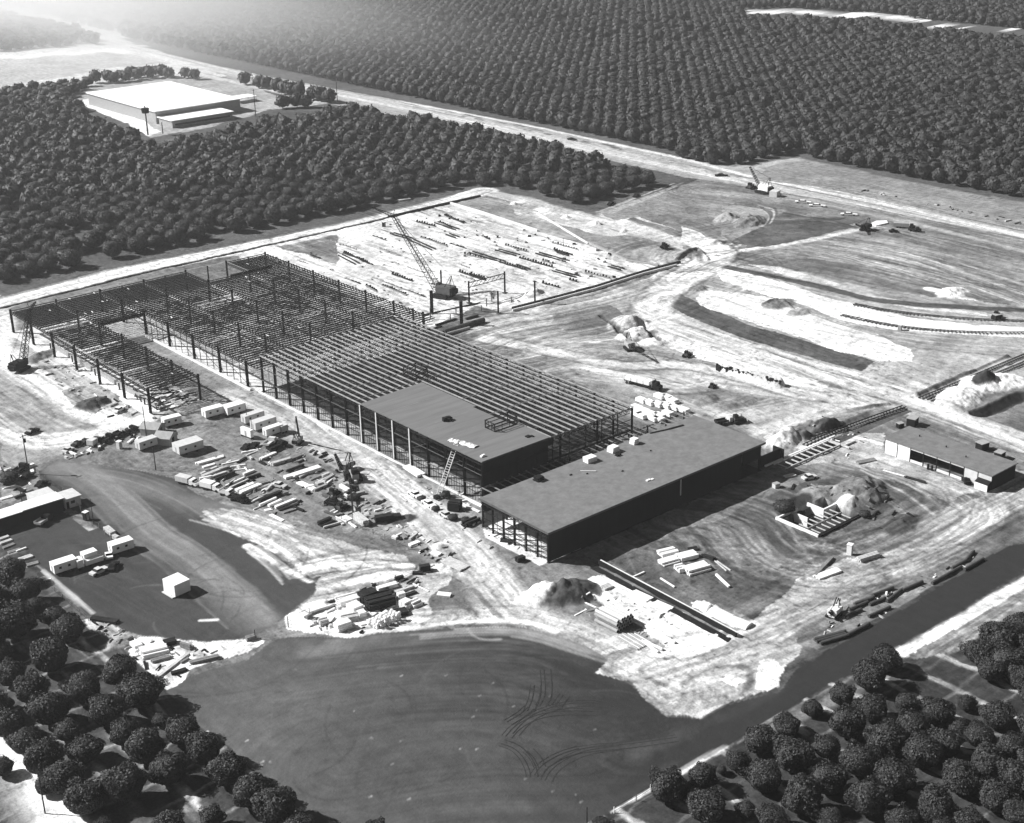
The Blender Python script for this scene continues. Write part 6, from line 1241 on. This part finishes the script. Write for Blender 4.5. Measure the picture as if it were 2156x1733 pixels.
def dozer(t, x, y, rz, label, s=1., m=None):
    c = at(t, x, y); o = thing('bulldozer', label, 'bulldozer', (c.x, c.y, ground_z(c.x, c.y)), rz, 'tracked machines'); o.scale = (s, s, s); m = m or M_STEEL
    for k in (-1, 1): mb().side([(-1.7, .3), (-1.4, 0), (1.4, 0), (1.7, .3), (1.6, .9), (-1.6, .9)], k*1.0-.28, k*1.0+.28).build('track', M_DARK, o)
    mb().box(-1.4, -.65, .5, 1.5, .65, 1.5).build('body', m, o); mb().box(-1.3, -.6, 1.52, -.2, .6, 2.4).build('cab', M_DARK, o); mb().box(2.0, -1.6, .1, 2.15, 1.6, 1.2).build('blade', M_GREY, o); mb().beam((.6, 1.2, .6), (2.0, 1.2, .5), .15).beam((.6, -1.2, .6), (2.0, -1.2, .5), .15).build('push_arm', M_DARK, o); mb().tube((.9, 0, 1.5), (.9, 0, 2.3), .08).build('exhaust', M_DARK, o)
dozer('s', 320, 225, .4, 'dark bulldozer on the left of the crane with the lowered boom'); dozer('s', 315, 290, 2.0, 'dark bulldozer below the first one beside the lowered boom', 1., M_DARK); dozer('s', 380, 325, .2, 'dark tracked machine under the lowered boom', 1.1); dozer('s', 465, 120, 1.2, 'large dark tracked machine at the haul road side of the yard crane', 1.6, M_GREY)
dozer('f', 350, 935, -.3, 'tracked machine at the far edge of the near hall roof', 1.2); dozer('m', 605, 270, .4, 'small dark machine at the end of the white bank', 1.); dozer('m', 760, 458, .4, 'tiny dark machine on the scarred ground', .8)
dozer('c', 430, 1190, .2, 'dark machine at the foot of the white highway crane', 1.4); dozer('f', 1980, 275, .3, 'bulldozer next to the hut by the far rails', 1.2, M_DARK); dozer('k', 925, 375, .3, 'dark machine on the rough strip of ground', 1.1, M_DARK)
# ------------------------------------------------------------------ trees
def leaf_mat():
    m = bpy.data.materials.new('orchard_leaf'); m.use_nodes = True; n = m.node_tree.nodes; l = m.node_tree.links; b = n['Principled BSDF']
    b.inputs['Roughness'].default_value = .6; b.inputs['Specular IOR Level'].default_value = .25
    tc = n.new('ShaderNodeTexCoord'); q = n.new('ShaderNodeTexNoise'); q.inputs['Scale'].default_value = .9; q.inputs['Detail'].default_value = 4; l.new(tc.outputs['Object'], q.inputs[0])
    mr = n.new('ShaderNodeMapRange'); mr.inputs[1].default_value = .3; mr.inputs[2].default_value = .7; mr.inputs[3].default_value = .02; mr.inputs[4].default_value = .058
    l.new(q.outputs[0], mr.inputs[0]); l.new(mr.outputs[0], b.inputs['Base Color']); return m
M_LEAF = leaf_mat()
def crown_arrays(nleaf, size, seed, R=4.3, Ht=7.6, spread=.5):
    """dome crown of radius R reaching from near the ground to Ht; lumpy core plus leaf clumps"""
    r = np.random.default_rng(seed); V = []; F = []
    lob = r.normal(size=(26, 3)); lob[:, 2] = np.abs(lob[:, 2])*.9-.15; lob /= np.linalg.norm(lob, axis=1)[:, None]; la = r.uniform(.02, .24, 26)
    def rad(d):
        k = np.clip(d @ lob.T, 0, 1)**22; return .84+(k*la).sum(-1)
    zc = Ht*.47; rz = Ht-zc
    def place(d, s=1.):
        rr = rad(d)[:, None]*s; p = d*rr; z = p[:, 2]*rz+zc; z = np.where(d[:, 2] < 0, zc+p[:, 2]*(zc-.25), z)
        w = np.where(d[:, 2] < 0, 1+.0*d[:, 2], 1.); e = np.sqrt(np.clip(1-np.abs(d[:, 2])**2.6, 0, 1))/np.maximum(np.sqrt(1-d[:, 2]**2), .25)
        return np.stack([p[:, 0]*R*w*e, p[:, 1]*R*w*e, z], -1)
    # core
    nu, nv = 12, 7; D = []
    for j in range(nv+1):
        th = math.pi*(j/nv)
        for i in range(nu): ph = 2*math.pi*i/nu+j*.3; D.append((math.sin(th)*math.cos(ph), math.sin(th)*math.sin(ph), math.cos(th)))
    V.append(place(np.array(D), .93 if nleaf < 2000 else .84)); Fc = []
    for j in range(nv):
        for i in range(nu): a = j*nu+i; b = j*nu+(i+1) % nu; Fc.append((a, a+nu, b+nu, b))
    F.append(np.array(Fc)); nb = len(D)
    d = r.normal(size=(nleaf, 3)); d[:, 2] = d[:, 2]*.85+.12; d /= np.linalg.norm(d, axis=1)[:, None]
    c = place(d, 1.)*1.; c = c*r.uniform(.9, 1.04, (nleaf, 1)); c[:, 2] = np.maximum(c[:, 2], .3)
    nrm = d+r.normal(size=(nleaf, 3))*spread; nrm /= np.linalg.norm(nrm, axis=1)[:, None]
    t = np.cross(nrm, r.normal(size=(nleaf, 3))); t /= np.linalg.norm(t, axis=1)[:, None]; u = np.cross(nrm, t); s = size*r.uniform(.6, 1.3, (nleaf, 1))
    q = np.stack([c-t*s, c-u*s*.7, c+t*s, c+u*s*.7], 1)+r.normal(size=(nleaf, 4, 3))*size*.15
    V.append(q.reshape(-1, 3)); F.append((np.arange(nleaf*4).reshape(-1, 4)+nb)); return np.concatenate(V), np.concatenate(F)
def mesh_np(name, V, F, m):
    me = bpy.data.meshes.new(name); me.vertices.add(len(V)); me.vertices.foreach_set('co', V.astype(np.float32).ravel()); me.loops.add(F.size); me.loops.foreach_set('vertex_index', F.astype(np.int32).ravel())
    me.polygons.add(len(F)); me.polygons.foreach_set('loop_start', np.arange(0, F.size, 4, dtype=np.int32)); me.polygons.foreach_set('use_smooth', np.ones(len(F), bool)); me.update(calc_edges=True); me.materials.append(m); return me
NEAR = [mesh_np('crown', *crown_arrays(6500, .25, 100+k, spread=.42), M_LEAF) for k in range(6)]
MIDM = [mesh_np('crown', *crown_arrays(1700, .36, 200+k, spread=.35), M_LEAF) for k in range(3)]
tb = mb(); tb.tube((0, 0, -.1), (0, 0, 1.6), .24, 7, .18); tb.tube((0, 0, 1.5), (1.1, .4, 3.2), .14, 6, .08); tb.tube((0, 0, 1.5), (-.9, .7, 3.4), .13, 6, .07); tb.tube((0, 0, 1.5), (.1, -1.1, 3.2), .12, 6, .07)
tro = tb.build('trunk', M_BARK); TRUNK = tro.data; bpy.data.objects.remove(tro)
def tree(x, y, r, label, group, meshes, rnd):
    s = r/4.1; o = thing('orchard_tree', label, 'tree', (x, y, ground_z(x, y) if abs(ground_z(x, y)) < .6 else 0), rnd.uniform(0, 6.28), group); o.scale = (s, s*rnd.uniform(.94, 1.06), s*rnd.uniform(.88, 1.08))
    c = bpy.data.objects.new('crown', rnd.choice(meshes)); COL.objects.link(c); c.parent = o; t = bpy.data.objects.new('trunk', TRUNK); COL.objects.link(t); t.parent = o; return o
rn = random.Random(5)
LG = [(60,130,90),(150,240,85),(225,330,60),(90,460,115),(430,480,95),(350,395,70),(315,670,115),(60,760,85),(190,870,92),(745,750,100),(530,870,105),(890,890,120),(1010,1020,52),(310,1000,105),(670,1000,105),(40,1080,90),(1140,1120,100),(420,1110,72),(160,1180,92),(780,1130,85),(1290,1250,105),(915,1240,112),(535,1230,92),(260,1300,105),(1060,1370,108),(1430,1380,112),(405,1425,112),(1580,1500,118),(780,1480,125),(530,1550,115),(1740,1610,128),(1330,1650,72),(1060,1700,95),(1880,1715,95),(640,1700,60),(20,920,50),(10,610,60),(0,280,60),(-80,560,110),(-60,980,100),(10,1330,60),(-110,300,110),(280,1450,60)]
RG = [(1290,670,88),(1180,775,105),(1010,880,72),(1415,920,65),(1205,980,92),(830,960,58),(660,1070,80),(490,1170,105),(1045,1080,102),(1610,1000,95),(1450,1100,100),(1990,1020,90),(1880,1140,85),(1285,1190,112),(910,1210,78),(350,1290,72),(250,1320,34),(705,1285,122),(1120,1310,110),(1520,1260,115),(1660,1190,95),(2080,1230,95),(520,1415,108),(925,1430,105),(1330,1430,118),(1760,1420,112),(1930,1330,108),(2110,1420,100),(130,1410,92),(755,1555,115),(1180,1560,118),(1600,1600,112),(1990,1540,108),(2120,1620,90),(150,1600,118),(400,1590,58),(570,1660,88),(930,1660,82),(1390,1690,90),(1030,1690,58),(10,1480,70),(1880,620,90),(2010,560,118),(2130,480,90),(2060,700,108),(1950,730,80),(2150,780,85),(2230,620,110),(2240,1100,100),(2260,1350,110),(2250,1500,110),(1800,1680,90),(1640,1720,70),(2230,900,90),(1800,920,55),(1750,1080,60)]
HG = [(2060,1480,112),(1650,1690,60),(210,1725,70)]
def ordinal(n): return ['first', 'second', 'third', 'fourth', 'fifth', 'sixth', 'seventh', 'eighth', 'ninth', 'tenth', 'eleventh', 'twelfth', 'thirteenth'][n] if n < 13 else str(n+1)+'th'
n_near = 0
for t_, L_, nmx, grp in (('g', LG, 'lower left grove', 'trees of the lower left grove'), ('i', RG, 'lower right grove', 'trees of the lower right grove'), ('h', HG, 'bottom edge', 'trees at the bottom edge')):
    rows = {}
    P = []
    for (x, y, r) in L_:
        rad_px = r*.6336*.52637; c0 = at(t_, x, y+r*.15, 3.6); dist_ = math.sqrt(c0.x**2+c0.y**2+(CAMH-3.6)**2); R = rad_px*dist_/FP/1.02
        P.append((c0.x, c0.y, R, y, x))
    P.sort(key=lambda a: a[3])
    k = 0
    for i in range(0, len(P), 6):
        for j, a in enumerate(sorted(P[i:i+6], key=lambda a: a[4])):
            look = 'small' if a[2] < 2.9 else ('large' if a[2] > 4.6 else 'round')
            tree(a[0], a[1], a[2], '%s dark tree, %s, %s from left in %s band down' % (look, nmx, ordinal(j), ordinal(i//6)), grp, NEAR, rn); n_near += 1
# orchards laid out on the survey grid
S = 10.3
def inpoly(P, x, y):
    c = False; n = len(P)
    for i in range(n):
        x0, y0 = P[i][0], P[i][1]; x1, y1 = P[i-1][0], P[i-1][1]
        if (y0 > y) != (y1 > y) and x < (x1-x0)*(y-y0)/(y1-y0)+x0: c = not c
    return c
O1 = pts('D', -400,650, -60,600, 80,590, 205,563, 290,538, 370,520, 480,500, 620,462, 700,450)+pts('b', 0,1330, 220,1290, 500,1225, 700,1190, 920,1165, 1080,1205, 1250,1240, 1350,1290, 1480,1305, 1600,1290, 1730,1255, 1880,1190, 2060,1185, 2165,1165, 2165,1130)+pts('b', 2110,1100, 1960,1060, 1750,1000, 1480,915, 1120,840, 830,780, 540,722, 300,680, 60,650, z=8.5)+pts('a', 2156,650, 2060,670, 1900,700, 1690,715, 1570,760, 1440,780, 1350,815, 1060,860, 940,885, 860,810, 720,760, 590,710, 500,660, z=8.5)+pts('a', 450,610, 540,575, 640,535, 960,505, 1250,480)+pts('a', 1250,440, 960,395, 700,435, 370,490, 0,545, -300,620, z=8.5)+pts('a', -700,760)
O2 = pts('c', 3000,1420, 2156,1265, 1750,1195, 1400,1125, 1150,1075, 830,1005, 740,975, 640,985, 560,1020, 330,1060, 0,1010)+pts('b', 2156,995, 1600,868, 1250,785, 850,705, 350,595, 200,565, 0,525)+pts('a', 1850,470, 1500,385, 1100,310, 850,250, 600,190, 300,110, 60,60)+[Vector((560, 4200)), Vector((3600, 4200)), Vector((3600, 200))]
O3 = pts('a', -300,350, 0,330, 350,300, 640,280, 560,230, 330,175, 100,120, -300,60)
GAP = pts('c', 380,62, 640,52, 1210,84, 1640,138, 2156,188, 2600,250, 2600,340, 2156,282, 1640,222, 1210,166, 640,130, 380,130)
CL = [(at('p', 0, 0).x, 0, 0)]
clear = [(at('a', x, y).to_2d(), r) for x, y, r in ((860, 880, 7), (690, 905, 6), (600, 905, 5), (300, 880, 8), (200, 890, 8), (400, 830, 7), (20, 1350, 8), (700, 1470, 9), (480, 1470, 8), (400, 1500, 6), (480, 1530, 7), (600, 1610, 7), (620, 1670, 7), (1880, 1310, 5), (1700, 1030, 5), (1530, 1300, 4))]
pos = []
def visible(x, y):
    v = RM.T @ np.array([x, y, 4-CAMH])
    if v[2] > -1: return False
    u = CC[0]-FP*v[0]/v[2]; w_ = CC[1]+FP*v[1]/v[2]; return -90 < u < 2250 and -60 < w_ < 1800
for i in range(10, 330):
    for j in range(15, 330):
        x = 103+i*S; y = 8+j*S
        if not visible(x, y): continue
        a = inpoly(O1, x, y); b_ = (not a) and inpoly(O2, x, y); c_ = (not a and not b_) and inpoly(O3, x, y)
        if not (a or b_ or c_): continue
        if inpoly(GAP, x, y): continue
        if any((x-q.x)**2+(y-q.y)**2 < r*r for q, r in clear): continue
        if rn.random() < .02: continue
        if b_ and 560 < x < 1400:
            m_ = at('b', 1750, 200)
            if abs(x-y-(m_.x-m_.y)) < 1200 and (i+j) % 1 == 0 and (i-j) % 2 == 0 and abs((x+y)-(m_.x+m_.y)) < 150 and rn.random() < .45: continue
        j_ = 1.2 if a else .45
        pos.append((x+rn.uniform(-j_, j_), y+rn.uniform(-j_, j_), rn.uniform(4.0, 4.8) if a else rn.uniform(3.8, 4.7), a) if rn.random() > .06 else (x, y, rn.uniform(2.6, 3.6), a))
for x, y in ((1545, 510), (1640, 530), (1680, 535), (1755, 555), (1800, 570), (1840, 580), (1890, 590), (1980, 605), (2030, 615), (2080, 625), (1790, 660), (1870, 655), (1930, 655)):
    c = at('a', x, y+25); pos.append((c.x, c.y, 4.8, True))
rc = at('a', 905, 790)
def dcam(p): return math.hypot(p[0], p[1])
pos.sort(key=dcam)
NI = 300-n_near
front_ = pos[:NI]; rest = pos[NI:]
# labels by survey row and place along it, so each can be found
rowsd = {}
for p in front_: rowsd.setdefault(int(round((p[1]-8)/S)), []).append(p)
for ri, (rk, ps) in enumerate(sorted(rowsd.items())):
    ps.sort(key=lambda p: p[0])
    for k, p in enumerate(ps):
        tree(p[0], p[1], p[2], 'orchard tree beyond the frames, %s from left in %s row from the front' % (ordinal(k), ordinal(ri)), 'trees at the front of the middle orchard', MIDM, rn)
FARN = [crown_arrays(620, .55, 350+k, spread=.35) for k in range(5)]
FAR = [crown_arrays(210, .85, 300+k, spread=.3) for k in range(6)]
FAR2 = [crown_arrays(80, 1.1, 400+k, spread=.3) for k in range(5)]
VS = []; FS = []; off = 0
for p in rest:
    d = dcam(p); V, F = rn.choice(FARN) if d < 680 else rn.choice(FAR) if d < 1050 else rn.choice(FAR2); s = p[2]/4.1; a = rn.uniform(0, 6.28); ca, sa = math.cos(a), math.sin(a); hz = rn.uniform(.9, 1.25)
    W = np.empty_like(V); W[:, 0] = (V[:, 0]*ca-V[:, 1]*sa)*s+p[0]; W[:, 1] = (V[:, 0]*sa+V[:, 1]*ca)*s+p[1]; W[:, 2] = V[:, 2]*s*hz; VS.append(W); FS.append(F+off); off += len(V)
me = mesh_np('orchard', np.concatenate(VS), np.concatenate(FS), M_LEAF); o = bpy.data.objects.new('orchard', me); COL.objects.link(o); o['kind'] = 'stuff'; tag(o, 'endless dark orchard of round trees filling the background', 'orchard')
print('TREES', len(pos), n_near, len(me.polygons))
def bush(t, x, y, r, label):
    c = at(t, x, y); o = bpy.data.objects.new('bush', MIDM[1]); COL.objects.link(o); o.location = (c.x, c.y, 0); s = r/4.1; o.scale = (s, s, s*.6); tag(o, label, 'bush', 'dark bushes around the yards')
for x, y, r, lb in ((935, 268, 1.3, 'dark round bush between the first and middle parked cars'), (1030, 335, 1.2, 'dark low bush in front of the middle parked car'), (1150, 400, 1.5, 'dark bush at the end of the parked cars'), (1095, 240, 1.6, 'dark bush at the foot of the roof hoist'), (470, 260, 1.6, 'dark bush right of the lowered crane boom')): bush('s', x, y, r, lb)
bush('f', 640, 1500, 3.0, 'dark scrub on the spoil left of the open pit'); bush('e', 1300*0+780, 1560, 1.2, 'tiny dark bush near the black skip'); bush('r', 60, 140, 3.0, 'dark bush at the left edge above the long shed'); bush('f', 1150, 1530, 1.6, 'dark scrub at the right corner of the open pit')
# ------------------------------------------------------------------ haze: the air itself, one even box
hb = mb(); hb.hexa([(-400, -400, -6), (4300, -400, -6), (4300, 4600, -6), (-400, 4600, -6), (-400, -400, 185), (4300, -400, 185), (4300, 4600, 185), (-400, 4600, 185)])
hm = bpy.data.materials.new('haze_air'); hm.use_nodes = True; n = hm.node_tree.nodes; n.remove(n['Principled BSDF']); pv = n.new('ShaderNodeVolumePrincipled'); pv.inputs['Color'].default_value = (1, 1, 1, 1); pv.inputs['Density'].default_value = HAZE_D; pv.inputs['Anisotropy'].default_value = .5
hm.node_tree.links.new(pv.outputs[0], n['Material Output'].inputs['Volume']); ho = hb.build('haze', hm); ho['kind'] = 'stuff'

# extra haze volume, added to whiten the far upper left
bmm = bmesh.new(); bmesh.ops.create_icosphere(bmm, subdivisions=4, radius=1); me = bpy.data.meshes.new('added_haze_bank'); bmm.to_mesh(me); bmm.free()
mm = bpy.data.materials.new('added_haze_air'); mm.use_nodes = True; n = mm.node_tree.nodes; n.remove(n['Principled BSDF']); pv = n.new('ShaderNodeVolumePrincipled'); pv.inputs['Color'].default_value = (1, 1, 1, 1); pv.inputs['Anisotropy'].default_value = .4
tcn = n.new('ShaderNodeTexCoord'); gr = n.new('ShaderNodeTexGradient'); gr.gradient_type = 'QUADRATIC_SPHERE'; mu = n.new('ShaderNodeMath'); mu.operation = 'MULTIPLY'; mu.inputs[1].default_value = .016
lk = mm.node_tree.links; lk.new(tcn.outputs['Object'], gr.inputs[0]); lk.new(gr.outputs[1], mu.inputs[0]); lk.new(mu.outputs[0], pv.inputs['Density'])
lk.new(pv.outputs[0], n['Material Output'].inputs['Volume']); me.materials.append(mm); mo = bpy.data.objects.new('added_haze_bank', me); COL.objects.link(mo); c = at('D', 40, 40); mo.location = (c.x, c.y, 0); mo.scale = (290, 760, 120); mo.rotation_euler.z = .1; mo['kind'] = 'stuff'
bpy.context.view_layer.update()
seen = {}
for o in bpy.data.objects:
    if o.parent is None and 'label' in o:
        seen.setdefault(o['label'], []).append(o)
for k, v in seen.items():
    if len(v) > 1 and not all('group' in o for o in v): print('DUP LABEL', k, len(v))
    if not 4 <= len(k.split()) <= 16: print('LABEL LEN', k)
